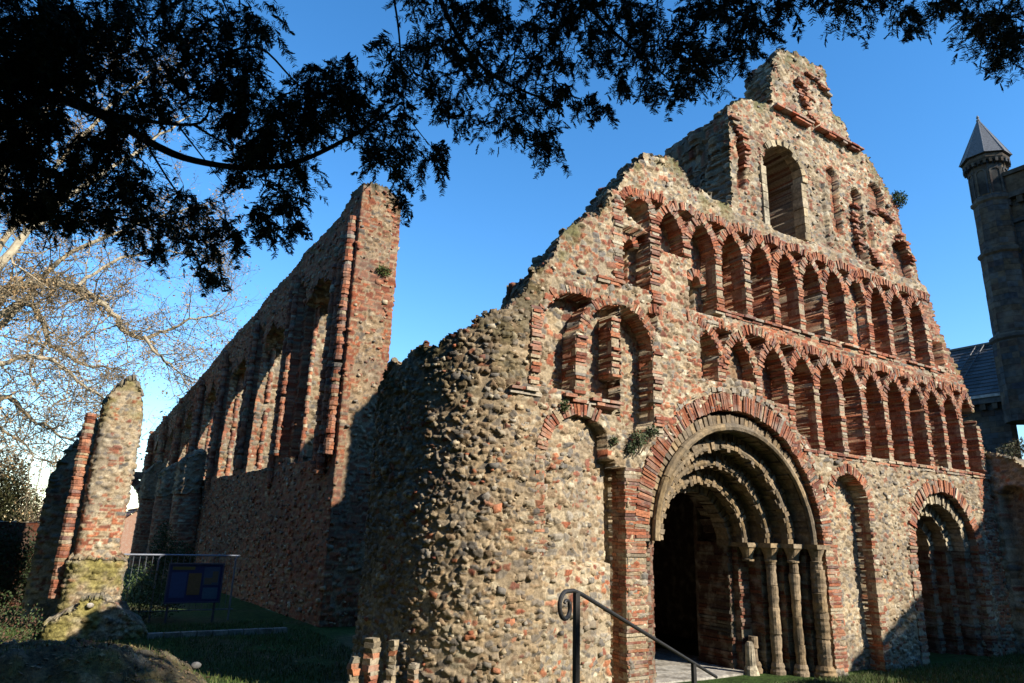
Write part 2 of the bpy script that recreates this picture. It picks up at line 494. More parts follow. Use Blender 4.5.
TC = (5.35, 9.603); TR = 1.27            # the round stair turret at its left end
arc = [(TC[0] - TR * math.sin(a), TC[1] - TR * math.cos(a)) for a in np.linspace(R(92), 0, 50)]
arc = [(5.6, 13.2), (4.6, 11.8), (4.08, 10.9), (4.03, 10.4)] + arc
PF = Path(arc + [(19.3, D)], 0, .05)
PF.u += 5.35 - PF.u[-2]
OUT = np.array([(-2., 4.3), (1.5, 4.4), (2.2, 4.7), (2.9, 5.02), (3.5, 5.22), (4.2, 5.2), (4.5, 5.25), (4.97, 5.6), (5.27, 5.8), (5.5, 6.28), (5.87, 6.75), (6.27, 7.2), (6.66, 7.55), (6.9, 7.9), (7.07, 8.25), (7.37, 8.6), (7.74, 9.0), (8.02, 9.27), (8.46, 9.38), (8.64, 9.24), (9.02, 8.95), (9.42, 8.84), (9.84, 8.78), (10.3, 8.95), (10.38, 9.1), (10.42, 11.2), (10.8, 11.62), (11.1, 11.68), (11.5, 11.78), (11.86, 11.9), (11.92, 12.3), (12.05, 12.9), (12.2, 13.3), (12.42, 13.55), (12.98, 13.76), (13.57, 13.78), (14.16, 13.86), (14.24, 13.3), (14.3, 12.62), (14.84, 12.48), (14.9, 12.02), (15.7, 11.86), (16.2, 11.36), (16.78, 10.7), (16.84, 10.1), (17.28, 9.36), (17.32, 8.7), (17.56, 7.85), (18.02, 7.05), (18.4, 6.52), (18.72, 5.95), (18.92, 4.98), (19.0, 4.7), (19.4, 4.6)])
def front_top(u):
    return np.interp(u, OUT[:, 0], OUT[:, 1])

PCX, PCZ = 9.95, 2.4                     # centre of the great doorway's arch
LX = [5.52, 6.37, 7.2, 8.0, 8.85, 9.7, 10.6, 11.53, 12.36, 13.18, 13.98, 14.82, 15.65, 16.46, 17.22, 18.02, 18.85]
UX = [7.2 + .82 * k for k in range(13)]
LSP, USP = 5.35, 7.55
# arches: centre x, springing z, radius, angles that still stand
LARC = [(LX[1], LSP, .84, 74, 180), (LX[2], LSP, .815, 0, 180), (LX[3] + .02, LSP, .82, 62, 104), (LX[4], LSP, .84, 0, 96)]
LARC += [(LX[k], LSP, (LX[k + 1] - LX[k - 1]) / 2, 0, 180) for k in range(5, 16)] + [(18.85, LSP, .83, 95, 180)]
UARC = [(7.61, 7.92, .41, 0, 180), (UX[1], USP, .82, 0, 128)] + [(UX[k], USP, .82, 0, 180) for k in range(2, 12)] + [(UX[12], USP, .82, 66, 180)]
# pilasters: x, z0, z1, half width
LPIL = [(LX[0], 4.5, LSP + .3, .1), (LX[1], 4.46, LSP, .12), (LX[2] - .12, 4.82, 5.75, .1), (LX[3], 3.95, LSP, .12), (LX[5] - .1, 5.12, LSP + .1, .12), (LX[6], 4.98, LSP, .11)]
LPIL += [(x, 4.1, LSP, .105) for x in LX[7:]]
UPIL = [(UX[0] - .03, 6.5, 7.95, .12), (UX[1], 6.28, 7.95, .13), (UX[2], 7.36, USP, .12)] + [(x, 6.5, USP, .105) for x in UX[3:]]
# bays: x0, x1, floor, depth
LBAY = [(LX[0], LX[1], 4.48, .32), (LX[1], LX[2], 4.2, .30), (LX[2], LX[3], 3.95, .32), (9.08, LX[5], 5.1, .32), (LX[5], LX[6], 5.22, .25), (LX[6], LX[7], 4.9, .34)]
LBAY += [(LX[k], LX[k + 1], 4.12, .5) for k in range(7, 16)]
UBAY = [(UX[0], UX[1], 6.5, .34), (UX[1], UX[2], 7.34, .3), (UX[2], UX[3], 6.34, .34)] + [(UX[k], UX[k + 1], 6.53, .18 if k == 8 else .5) for k in range(3, 12)]

def arcade_recess(X, Z, arcs, pils, bays, half=.09):
    rec = np.zeros(X.shape)
    inside = np.zeros(X.shape, bool); ring = np.zeros(X.shape, bool)
    for cx, cz, r, a0, a1 in arcs:
        dx = X - cx; dz = Z - cz; d = np.hypot(dx, dz); an = np.degrees(np.arctan2(dz, dx))
        ok = (an > a0 - 3) & (an < a1 + 3) & (dz > 0)
        inside |= (d < r - half) & (dz > 0) & (an > a0 - 45) & (an < a1 + 30)
        ring |= (np.abs(d - r) < half - .015) & ok
    top = arcs[0][1]
    for x0, x1, fl, dp in bays:
        b = (X > x0) & (X < x1) & (Z > fl)
        low = b & (Z < LSP + .02 if top < 6 else Z < USP + .02)
        rec = np.where(low | (b & inside), dp, rec)
    rec = np.where(ring, 0., rec)
    for x, z0, z1, hw in pils:
        rec = np.where((np.abs(X - x) < hw - .02) & (Z > z0) & (Z < z1 + .12), 0., rec)
    return rec

def front_recess(X, Z):
    rec = arcade_recess(X, Z, LARC, LPIL, LBAY)
    rec = np.maximum(rec, arcade_recess(X, Z, UARC, UPIL, UBAY))
    dp = np.hypot(X - PCX, Z - PCZ)
    rec = np.where((dp < 2.62 + .16 * fbm(X * 3, Z * 3, 4)) & (Z > 1), 0, rec)
    def win(x0, x1, z0, z1, depth, arch=True):
        nonlocal rec
        r = (x1 - x0) / 2; c = (x0 + x1) / 2
        w = .06 * (fbm(X * 6, Z * 6, 77) - .5)
        m = (np.abs(X - c) + w < r) & (Z > z0)
        m &= ((Z < z1 - r) | (np.hypot(X - c, Z - z1 + r) + w < r)) if arch else (Z < z1)
        rec = np.where(m, np.maximum(rec, depth), rec)
    win(9.1, 9.33, 6.38, 7.1, .95); win(7.47, 7.66, 6.5, 7.42, .95)
    win(17.2, 17.66, 6.62, 7.22, .3, False)
    # blind arches left and right of the doorway
    m = (X > 5.72) & (X < 7.06) & (Z < 3.5) & (Z > 1.9); d = np.hypot(X - 6.4, Z - 3.48)
    m |= (Z >= 3.5) & (d < .66) & (X < 6.9)
    rec = np.where(m, .07 + .16 * sstep(6.2, 7.0, X) + .05 * sstep(6.0, 5.75, X), rec)
    m = (X > 6.6) & (X < 7.06) & (Z <= 1.95); rec = np.where(m, .1 * sstep(6.5, 6.95, X), rec)
    rec = np.where((X > 7.04) & (X < 7.27) & (Z < 3.38), .4, rec)
    m = (X > 12.56) & (X < 13.76) & (Z < 3.1); d = np.hypot(X - 13.16, Z - 3.1); m |= (Z >= 3.1) & (d < .6)
    rec = np.where(m, .3, rec)
    # the gable: tall window, a small blind window, broken flues at its right
    win(11.45, 12.72, 8.62, 10.86, 1.25)
    win(13.78, 14.2, 9.3, 11.0, .28); win(13.55, 13.75, 8.9, 10.5, .1)
    win(14.72, 15.12, 8.55, 10.75, .34); win(15.22, 15.5, 8.5, 9.9, .22)
    win(15.45, 16.1, 10.25, 11.15, .3); win(16.25, 16.95, 8.7, 9.75, .32); win(16.1, 16.5, 9.9, 10.5, .2)
    rec += .16 * sstep(8.62, 8.85, Z + .2 * (fbm(X * 2, Z, 6) - .5)) * sstep(10.0, 10.35, X) * (rec < .05)
    rec += .12 * sstep(11.9, 11.86, Z) * 0
    # broken recess by the gable's left edge
    e = np.abs(X - (10.72 + .25 * (fbm(Z * 1.5, Z * 0, 8) - .5))); rec += .16 * sstep(.14, .05, e) * (Z > 9.4) * (Z < 11.1)
    return rec

def front_hole(U, Z):
    d = np.hypot(U - PCX, Z - PCZ)
    h = ((Z >= PCZ) & (d < 2.27)) | ((Z < PCZ) & (np.abs(U - PCX) < 2.27))
    d2 = np.hypot(U - 16.65, Z - 2.25)
    h |= ((Z >= 2.25) & (d2 < 1.34)) | ((Z < 2.25) & (np.abs(U - 16.65) < 1.34))
    return h

def front_red(U, Z):
    r = .12 + .12 * sstep(.5, .8, fbm(U * .8, Z * .8, 61))
    r = r + .22 * sstep(3.9, 4.4, Z) * sstep(8.6, 8.2, Z) * sstep(5.3, 6, U)
    r = r + .16 * sstep(8.6, 9, Z) + .25 * sstep(15, 16, U) * sstep(8.4, 9, Z)
    return r
def front_brick(U, Z):
    b = .04 + .12 * sstep(.58, .75, fbm(U * .6, Z * .9, 62)) * sstep(5.2, 6, U)
    mid = sstep(3.95, 4.15, Z) * sstep(8.55, 8.4, Z) * sstep(9.0, 11.5, U)
    b = np.maximum(b, .62 * mid)
    b = np.maximum(b, .45 * sstep(5.0, 5.6, Z) * sstep(8.4, 8.2, Z) * sstep(6.9, 7.2, U) * sstep(9.6, 9, U) * .5)
    rc = front_recess(U, Z)
    b = np.maximum(b, .9 * ((rc > .3) & (Z > 4) & (Z < 8.6) & (U > 9.6)))
    b = np.maximum(b, .75 * (rc > .25) * (Z > 8.6))
    b = np.maximum(b, .7 * sstep(18.35, 18.5, U) * sstep(4.2, 4.0, Z))
    b = np.maximum(b, .55 * sstep(12.15, 12.2, U) * sstep(12.58, 12.55, U) * sstep(3, 2.6, Z))
    b = np.maximum(b, .4 * sstep(.55, .72, fbm(U * 1.3, Z * 2.2, 64)) * sstep(9, 9.5, Z))
    return np.where(U < 5.3, .02 + .06 * (fbm(U, Z * 1.5, 63) > .62), b)

_rub_t = rubble_field(101, .145, .092, .05, .05, front_top, 1.5, front_brick, .42, .34, mosscol=(.10, .085, .035), sharp=.11)
_rub_f = rubble_field(201, .145, .098, .042, front_red, front_top, .5, front_brick, .42, .34, sharp=.11)
def front_field(U, Z):
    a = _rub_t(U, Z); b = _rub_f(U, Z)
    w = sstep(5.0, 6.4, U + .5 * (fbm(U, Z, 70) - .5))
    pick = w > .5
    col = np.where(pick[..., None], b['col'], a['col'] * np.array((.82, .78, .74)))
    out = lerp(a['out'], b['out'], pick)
    rec = front_recess(U, Z)
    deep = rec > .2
    col = np.where((rec > .8)[..., None], col * .5, col)  # shade inside the deepest openings is painted into the colour
    col = np.where((deep & (Z > 4) & (U > 9.6))[..., None], col * np.array((.72, .62, .55)), col)  # niche backs redder, and darkened with painted shade
    col = col * (.72 + .56 * fbm(U * .55, Z * .8, 401))[..., None]
    # flare of the turret's foot
    out = out + .08 * sstep(1.6, 0, Z) * sstep(4.6, 3.6, U)
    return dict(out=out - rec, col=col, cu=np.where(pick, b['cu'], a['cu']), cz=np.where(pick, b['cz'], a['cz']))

def nobrick(u, z):
    d = np.hypot(u - PCX, z - PCZ); d2 = np.hypot(u - SX, z - SZ)
    k = (d < 2.64) | (d2 < 1.62)
    for a, b, h in ((7.0, 7.72, 3.5), (12.15, 12.62, 2.6), (13.7, 13.99, 3.2), (15.0, 15.4, 2.4), (17.9, 18.3, 2.4), (5.52, 5.8, 3.6)): k |= (u > a) & (u < b) & (z < h)
    k |= (np.abs(np.hypot(u - 6.4, z - 3.48) - .74) < .14) & (z > 3.4); k |= (np.abs(np.hypot(u - 13.16, z - 3.1) - .7) < .13) & (z > 3.1)
    for cx, cz, r, a0, a1 in LARC + UARC:
        an = np.degrees(np.arctan2(z - cz, u - cx)); k |= (np.abs(np.hypot(u - cx, z - cz) - r) < .15) & (an > a0 - 4) & (an < a1 + 4) & (z > cz)
    for x, z0, z1, hw in LPIL + UPIL: k |= (np.abs(u - x) < hw + .06) & (z > z0 - .05) & (z < z1 + .1)
    return k
SX, SZ = 16.65, 2.25
us = np.concatenate([np.arange(PF.u[0], 7.2, .017), np.arange(7.2, 10, .021), np.arange(10, 19.3, .026)])
zs = np.concatenate([np.arange(0, 6, .0175), np.arange(6, 14.0, .022)])
o = sheet('wall', front, M['rubble'], PF, us, zs, front_top, front_field, T=lambda u, z: np.where((z > 5) & (u < 10.2), .75, np.where(z > 11.9, .8, 1.95)), nk=36, hole=front_hole, rag=.9, seed=40, topcol=(.13, .12, .06), slump=.35, lump=.5,
          extra=12000, eok=lambda u, z: (front_recess(u, z) < .2) & ((z < 3.9) | (z > 8.7) | (u < 5.6) | (np.sin(u * 91 + z * 57) > .3)) & ((u < 6) | (np.sin(u * 37 + z * 83) > .1)) & ~nobrick(u, z), esize=.046, eflat=lambda u, z: np.where(u < 5.8, .6, .5))

# a plain back face closes the wall behind
mb = MB()
for x in np.arange(5.4, 19.0, .4):
    if x < 10: continue
    zt = min(front_top(x), front_top(x + .4), front_top(x + .2), front_top(x - .4), front_top(x + .8)) - .8
    for z0 in np.arange(0, zt, .5):
        if front_hole(np.array(x + .2), np.array(z0 + .25)): continue
        mb.bx(x, x + .4, D + 1.8, D + 1.93, z0, min(z0 + .5, zt), 0, stonecol((.26, .22, .16)))
mb.build('back_face', M['rubble'], front)

def above(m=.0):
    return lambda x, z: z > float(front_top(x)) - m

# pilasters and arches, each a mesh of its own
for x, z0, z1, hw in LPIL + UPIL:
    mb = MB(); big = .03 if x < 8.9 else .018; hw -= .012
    brick_pier(mb, x - hw, x + hw, D - .035, D + .42, z0, z1 + .05, .056, big, .03, above(.05), split=False, pale=.08)
    if mb.n: mb.build('pilaster', M['brick'], front)
for cx, cz, r, a0, a1 in LARC + UARC:
    mb = MB(); pc = above(.1)
    cut = (lambda x, z: pc(x, z) or math.hypot(x - PCX, z - PCZ) < 2.75)
    brick_arc(mb, cx, cz, r - .095, r + .08, a0, a1, D - .015 - random.random() * .03, D + .3, .053, .022, .06, cut)
    if mb.n: mb.build('arch', M['brick'], front)

# brick heads of the small windows and blind arches
for cx, cz, r0, r1, a0, a1 in [(9.215, 6.99, .12, .27, 0, 180), (7.565, 7.32, .1, .24, 0, 170), (6.4, 3.48, .64, .84, 62, 176), (13.16, 3.1, .6, .79, -4, 184)]:
    mb = MB()
    brick_arc(mb, cx, cz, r0, r1, a0, a1, D + (.13 if r1 < .3 else -.03), D + .34, .062, .015, .02)
    mb.build('window_arch' if r1 < .3 else 'blind_arch', M['brick'], front)
for x0, x1, z0, z1, m in [(13.74, 13.95, 0, 3.1, .25), (5.56, 5.74, 2.05, 3.5, .12), (7.25, 7.66, 0, 3.4, 0), (12.2, 12.58, 0, 2.5, .03)]:
    mb = MB(); brick_pier(mb, x0, x1, D - .022, D + .3, z0, z1, .054, .014, m, dark=.88)
    mb.build('brick_jamb', M['brick'], front)

# ledges and sill strings of thin tiles
for x0, x1, z, pr in [(11.75, 19.0, 4.085, .07), (9.5, 17.4, 6.5, .08), (6.05, 6.95, 4.42, .09), (5.1, 5.5, 4.42, .08), (6.7, 7.15, 6.5, .1), (8.2, 9.5, 6.22, .03), (11.9, 15.1, 11.86, .03)]:
    mb = MB(); mb.bx(x0, x1, D + (.14 if z > 11 else -.005), D + .24, z - .1, z - .012, 0, tuple(MORTAR * .85))
    for lay in (0, 1):
        x = x0
        while x < x1:
            w = random.uniform(.16, .34)
            if random.random() > .12 + .1 * lay:
                p = pr * random.uniform(.6, 1.15) - lay * .03
                c = brickcol() if random.random() < .75 else stonecol((.3, .25, .18))
                if z > 11: c = (c[0] * .9, c[1] * .7, c[2] * .7)
                mb.bx(x, x + w - .01, D - p, D + .25, z - lay * .06 - .045, z - lay * .06 + random.uniform(-.004, .006), .06, c)
            x += w
    mb.build('string_course', M['brick'], front)

# loose brick scars in the gable
for pts in [[(12.95, 12.95), (13.1, 12.5), (13.3, 12.15), (13.55, 11.95)], [(13.35, 13.3), (13.9, 13.18), (14.2, 13.0)], [(10.55, 11.0), (10.85, 10.5), (10.9, 9.9)], [(13.1, 12.9), (13.3, 12.5)], [(15.5, 10.2), (15.9, 10.4), (16.4, 10.2)], [(14.72, 10.2), (14.68, 9.6), (14.75, 8.9)], [(16.6, 9.9), (16.9, 9.6), (17.1, 9.2)], [(15.3, 9.2), (15.6, 8.8)]]:
    mb = MB()
    for a, b in zip(pts[:-1], pts[1:]):
        n = int(math.dist(a, b) / .068)
        for k in range(n):
            t = k / n; x = lerp(a[0], b[0], t) + random.uniform(-.03, .03); z = lerp(a[1], b[1], t)
            mb.box((x, D + .2, z), (random.uniform(.06, .14), 0, random.uniform(-.02, .03)), (0, random.uniform(.09, .2), 0), (0, 0, .026), .12, brickcol())
    mb.build('brick_scar', M['brick'], front)

# pale dressed stones round the gable window
mb = MB()
brick_arc(mb, 12.085, 10.225, .62, .77, -8, 140, D + .07, D + .3, .19, .03, 0, None, lambda: stonecol((.33, .26, .155), .2))
z = 8.75
while z < 10.1:
    h = random.uniform(.16, .26)
    mb.bx(12.68 - random.uniform(0, .04), 12.82 + random.uniform(-.03, .05), D + .08, D + .34, z, z + h - .012, .05, stonecol((.33, .26, .16), .2)); z += h
mb.build('window_surround', M['stone'], front); mb = MB(); z = 8.75
while z < 10.0:
    h = random.uniform(.16, .26)
    mb.bx(11.3, 11.46, D + .08, D + .6, z, z + h - .012, .05, stonecol((.36, .3, .2), .18))
    z += h
mb.build('window_jamb', M['stone'], front)

# ---- the great doorway
mb = MB(); brick_arc(mb, PCX, PCZ, 2.21, 2.51, -3, 183, D - .035, D + .3, .053, .014, .01, None, lambda: tuple(np.array(brickcol()) * .85))
mb.build('brick_arch', M['brick'], front)
mb = MB(); brick_arc(mb, PCX, PCZ, 2.53, 2.61, 14, 160, D - .03, D + .2, .13, .035, .3, None, lambda: stonecol((.33, .29, .22), .3))
mb.build('hood_stones', M['rubble'], front)
RK = [2.08, 1.79, 1.51, 1.22]
for k, r in enumerate(RK):
    y = 8.4 + .29 * k
    mb = MB()
    cf = lambda: stonecol((.205, .15, .09), .38)
    brick_arc(mb, PCX, PCZ - .1, r - .13, r + .17, 0, 180, y + .02, y + .34, .115, .018, 0, None, cf)
    if k != 0:   # worn zigzag face
        brick_arc(mb, PCX, PCZ - .1, r - .17, r + .02, 0, 180, y - .04, y + .1, .1, .035, .04, None, cf)
    # roll moulding along the edge
    n = 60; pts = [(PCX + math.cos(R(180 * q / n)) * (r - .1 + (.03 if k == 0 else 0)), y - .02, PCZ - .1 + math.sin(R(180 * q / n)) * (r - .1 + (.03 if k == 0 else 0))) for q in range(n + 1)]
    q = 0
    while q < n:
        e = min(n, q + random.randrange(4, 8)); g = pts[q:e + 1]
        if random.random() > .04: mb.tube(g, [(.07 if k == 0 else .048) * random.uniform(.8, 1.08)] * len(g), 8, stonecol((.225, .165, .095), .35), True, .09)
        q = e
    mb.build('arch_order', M['stone'], front)
    for sx in (1, -1):
        xc = PCX + sx * r; b = MB()
        xa = xc - .12 if sx > 0 else PCX - 2.5
        xb = PCX + 2.5 if sx > 0 else xc + .12
        brick_pier(b, xa, xb, y + .15, y + .44, 0, 2.3, .066, .02, 0, dark=.5)  # courses darkened, the recess shade is in their colour
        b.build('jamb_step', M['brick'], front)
        if sx < 0: continue          # the left shafts are lost
        # capital with its square slab
        cap = MB()
        cap.lathe([(.10, -.34), (.115, -.33), (.12, -.3), (.1, -.29), (.11, -.22), (.15, -.1), (.175, -.07)], (xc, y, 2.3), 14, stonecol((.27, .20, .12), .15), .06)
        cap.box((xc + sx * .03, y + .1, 2.265), (.2, 0, 0), (0, .26, 0), (0, 0, .04), .07, stonecol((.27, .205, .125), .15))
        cap.build('capital', M['stone'], front)
        shaft = MB(); shc = lambda: stonecol((.235, .17, .10), .28); rr = .125 if k == 0 else .095
        top = 1.97 if k < 3 else .62
        shaft.lathe([(rr * 1.5, 0), (rr * 1.5, .06), (rr * 1.25, .1), (rr * 1.35, .14), (rr * 1.05, .2)], (xc, y, 0), 14, shc(), .04)
        z = .195
        while z < top:      # weathered drums
            h = min(random.uniform(.22, .5), top - z + .01); nq = max(3, int(h / .05)); w0 = random.uniform(.86, 1.06)
            prof = [(rr * w0 * .95, 0)] + [(rr * w0 * (1 + random.uniform(-.07, .05)), .012 + (h - .024) * q / nq) for q in range(nq + 1)] + [(rr * w0 * .93, h - .004)]
            shaft.lathe(prof, (xc + random.uniform(-.008, .008), y + random.uniform(-.008, .008), z), 14, shc(), .05); z += h
        shaft.build('column', M['stone'], front)
mb = MB(); mb.lathe([(.13, 0), (.12, .1), (.09, .16), (.085, .5), (.05, .56)], (PCX + .98, 9.15, 0), 12, stonecol((.4, .34, .24), .1), .08)
part_label(mb.build('column', M['stone'], front), 'short broken stump of a pale column')
# inner door arch and the passage, shade painted into its dark brick
mb = MB(); brick_arc(mb, PCX, PCZ - .15, .96, 1.25, 0, 180, 9.5, 9.8, .12, .02, 0, None, lambda: stonecol((.2, .15, .1), .3))
mb.build('door_arch', M['stone'], front)
mb = MB()
for xa, xb in ((PCX + .98, PCX + 2.5), (PCX - 2.5, PCX - .98)):
    mb = MB(); brick_pier(mb, xa, xb, 9.56, 10.35, 0, 2.3, .066, .02, dark=.28); mb.build('door_jamb', M['brick'], front)  # reveal bricks painted dark, like deep shade
mb = MB(); dk = (.07, .045, .032)  # near-black brick, the unlit inside put into its colour
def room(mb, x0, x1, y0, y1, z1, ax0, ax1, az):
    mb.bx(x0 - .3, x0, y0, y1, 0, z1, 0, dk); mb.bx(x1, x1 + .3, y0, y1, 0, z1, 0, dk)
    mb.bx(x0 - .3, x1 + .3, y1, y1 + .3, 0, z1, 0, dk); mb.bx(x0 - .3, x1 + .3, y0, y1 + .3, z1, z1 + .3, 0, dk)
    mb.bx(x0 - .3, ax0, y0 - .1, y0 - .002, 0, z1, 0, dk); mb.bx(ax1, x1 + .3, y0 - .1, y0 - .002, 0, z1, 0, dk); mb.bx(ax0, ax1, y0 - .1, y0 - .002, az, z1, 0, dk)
room(mb, 8.3, 13.2, 10.45, 14.5, 5.2, PCX - 1.02, PCX + 1.02, 3.35)  # closed, roofed boxes added so both doorways stay dark inside
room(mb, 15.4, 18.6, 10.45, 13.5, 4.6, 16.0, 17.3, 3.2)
mb.build('dark_door_chamber', M['brick'], front)
mb = MB()   # filling between the steps of the door and the passage
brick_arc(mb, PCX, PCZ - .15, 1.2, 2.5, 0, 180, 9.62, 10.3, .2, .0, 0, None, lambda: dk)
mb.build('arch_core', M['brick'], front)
mb = MB()
for k in range(5):
    mb.bx(PCX - 1.3 + random.uniform(0, .1), PCX + 1.4, 9.2 + k * .55, 9.72 + k * .55, -.1, .03, .01, stonecol((.32, .3, .26), .15))
mb.build('threshold', M['stone'], front)

# ---- the small doorway at the right
SX, SZ = 16.65, 2.25
mb = MB(); brick_arc(mb, SX, SZ, 1.3, 1.58, -2, 182, D - .04, D + .3, .07, .022, .01)
mb.build('brick_arch', M['brick'], front)
for k, r in enumerate([1.17, .92, .7]):
    y = 8.45 + .28 * k
    mb = MB(); brick_arc(mb, SX, SZ, r - .12, r + .16, 0, 180, y, y + .3, .11, .025, .05 * k, None, lambda: stonecol((.36, .30, .2), .25))
    mb.build('arch_order', M['stone'], front)
    for sx in (1, -1):
        b = MB(); xc = SX + sx * r
        brick_pier(b, xc - .12 if sx > 0 else SX - 1.45, SX + 1.45 if sx > 0 else xc + .12, y + .05, y + .34, 0, SZ, .068, .025, .02, dark=.55)  # brick darkened, shade of the steps painted in
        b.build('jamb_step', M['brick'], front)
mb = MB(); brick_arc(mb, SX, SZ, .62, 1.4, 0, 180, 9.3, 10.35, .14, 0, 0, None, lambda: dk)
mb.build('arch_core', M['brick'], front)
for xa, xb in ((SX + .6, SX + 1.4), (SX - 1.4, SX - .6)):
    mb = MB(); brick_pier(mb, xa, xb, 9.3, 10.35, 0, SZ, .07, .02, dark=.28); mb.build('door_jamb', M['brick'], front)  # painted dark as an unlit reveal
for x0, x1 in [(15.06, 15.34), (17.96, 18.24)]:
    mb = MB(); brick_pier(mb, x0, x1, D - .03, D + .3, 0, SZ, .066, .02)
    mb.build('brick_jamb', M['brick'], front)

# ---- broken shafts standing at the turret's foot
for x, y, zt, rr in [(3.55, 8.95, .98, .075), (3.76, 8.8, .95, .05), (3.97, 8.6, .72, .065), (3.36, 9.05, .7, .06), (3.62, 8.6, .5, .05)]:
    mb = MB(); z = -.05; tw = random.random()
    while z < zt:
        h = random.uniform(.04, .075); r = rr * random.uniform(.8, 1.15) * (1.25 - .35 * z / zt)
        c = brickcol() if random.random() < .45 else stonecol((.22, .18, .12), .35); tw += random.uniform(-.25, .25)
        ca, sa = math.cos(tw), math.sin(tw); ox, oy = random.uniform(-.012, .012), random.uniform(-.012, .012)
        mb.box((x + ox, y + oy, z + h / 2), (r * ca, r * sa, 0), (-r * .9 * sa, r * .9 * ca, 0), (random.uniform(-.008, .008), random.uniform(-.008, .008), h * .5), .22, c)
        mb.lathe([(r * .8, 0), (r * .82, h * .6), (r * .75, h * 1.1)], (x + ox, y + oy, z), 7, tuple(MORTAR * .7), .1)
        z += h
    mb.build('broken_shaft', M['brick'], front)

# ---- the buttress that closes the front at its right end
bt = Path([(19.1, 8.5), (19.1, 7.2), (22.5, 7.0)], 0, .05)
btop = lambda u: np.interp(u, [0, .3, .7, 1.0, 1.3, 2.5, 5], [4.75, 4.6, 4.45, 4.1, 4.0, 3.9, 3.4])
bf = rubble_field(555, .2, .14, .06, .15, btop, .4, .12)
def bfield(U, Z):
    d = bf(U, Z); m = (np.abs(U - .62) < .3) & (Z > 1.2) & ((Z < 3.5) | (np.hypot(U - .62, Z - 3.5) < .3))
    d['out'] = d['out'] - .35 * m; return d
sheet('buttress', front, M['rubble'], bt, np.arange(0, 4.7, .035), np.arange(0, 5.2, .035), btop, bfield, T=1.3, nk=10, seed=56)
settle(front)
# ---------------------------------------------------------------- the nave wall seen beyond the broken north end
nave = thing('nave_arcade_wall', 'long ruined nave wall of brick and flint with ranks of broken shafts, behind the stair turret', 'church ruin', (5, 30, 0))
def wx(y): return 6.58 - .06 * y
NP = Path([(wx(50.7), 50.7), (wx(17.5), 17.5), (6.72, 17.5), (6.72, 18.3)], 0, .05)
UE = NP.u[1]
def wy(u): return 50.7 - np.minimum(u, UE) * (33.2 / UE)
def nave_top(u):
    y = wy(u)
    t = np.interp(y, [17.5, 18.2, 19, 22, 30, 40, 50.5, 50.6, 56], [11.85, 11.9, 11.55, 11.2, 10.3, 9.1, 7.8, 4.2, 4.0])
    t = np.where(u > UE, np.interp(u - UE, [0, .35, .8, 1.3, 1.9, 3.5], [11.85, 12.0, 11.9, 11.35, 10.6, 10.0]), t)
    return t + .3 * (fbm(u * .7, u * 0, 5) - .5)
nf = rubble_field(707, .17, .11, .065, .22, nave_top, .7, lambda U, Z: np.where(U > UE - .3, np.where((U < UE + .22) | (U > UE + .98), .9, .22 + .5 * (fbm(U * 1.5, Z * 1.3, 55) > .55)), .72) + 0 * Z, .4, .32, mosscol=(.09, .085, .04))
def nave_field(U, Z):
    d = nf(U, Z); y = wy(U)
    # nook steps at the openings
    rec = np.zeros(U.shape)
    for ya, yb in BAYS:
        zt = 10.3 - (yb - 21.5) * .1
        m = (y > yb) & (y < yb + .32) & (Z > 4.4) & (Z < zt - .4) & (U < UE)
        rec = np.where(m, .42, rec)
        m = (y >= yb + .32) & (y < yb + .8) & (Z > 4.2) & (Z < zt - .2 + .5 * (fbm(U * 0, y * 3, 2) - .5)) & (U < UE); rec = np.where(m, .22, rec)
    d['out'] = d['out'] - rec
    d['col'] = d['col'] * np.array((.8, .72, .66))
    return d
BAYS = [(19.2, 21.5), (23.4, 26.0), (27.9, 30.5), (32.4, 35.0), (36.9, 39.5), (41.4, 44.0), (45.9, 48.5)]
def nave_hole(U, Z):
    y = wy(U); h = np.zeros(U.shape, bool)
    for ya, yb in BAYS:
        c = (ya + yb) / 2; r = (yb - ya) / 2; zt = 10.3 - (yb - 21.5) * .1
        h |= (np.abs(y - c) < r) & (Z > 4.1) & (Z < zt - .5 + .9 * (fbm(y * 2.2, y * 0, 41) - .5) - .5 * np.abs(y - c)) & (U < UE - .5)
    return h
us = np.concatenate([np.arange(0, 17, .09), np.arange(17, UE - .2, .05), np.arange(UE - .2, NP.u[-1], .03)])
sheet('wall', nave, M['rubble'], NP, us, np.arange(0, 12.4, .042), nave_top, nave_field, T=1.15, nk=24, seed=71, hole=nave_hole, extra=9000, esize=.06, ered=.5, eok=lambda u, z: (u < UE - .1) | (np.sin(u * 71 + z * 33) > .2))

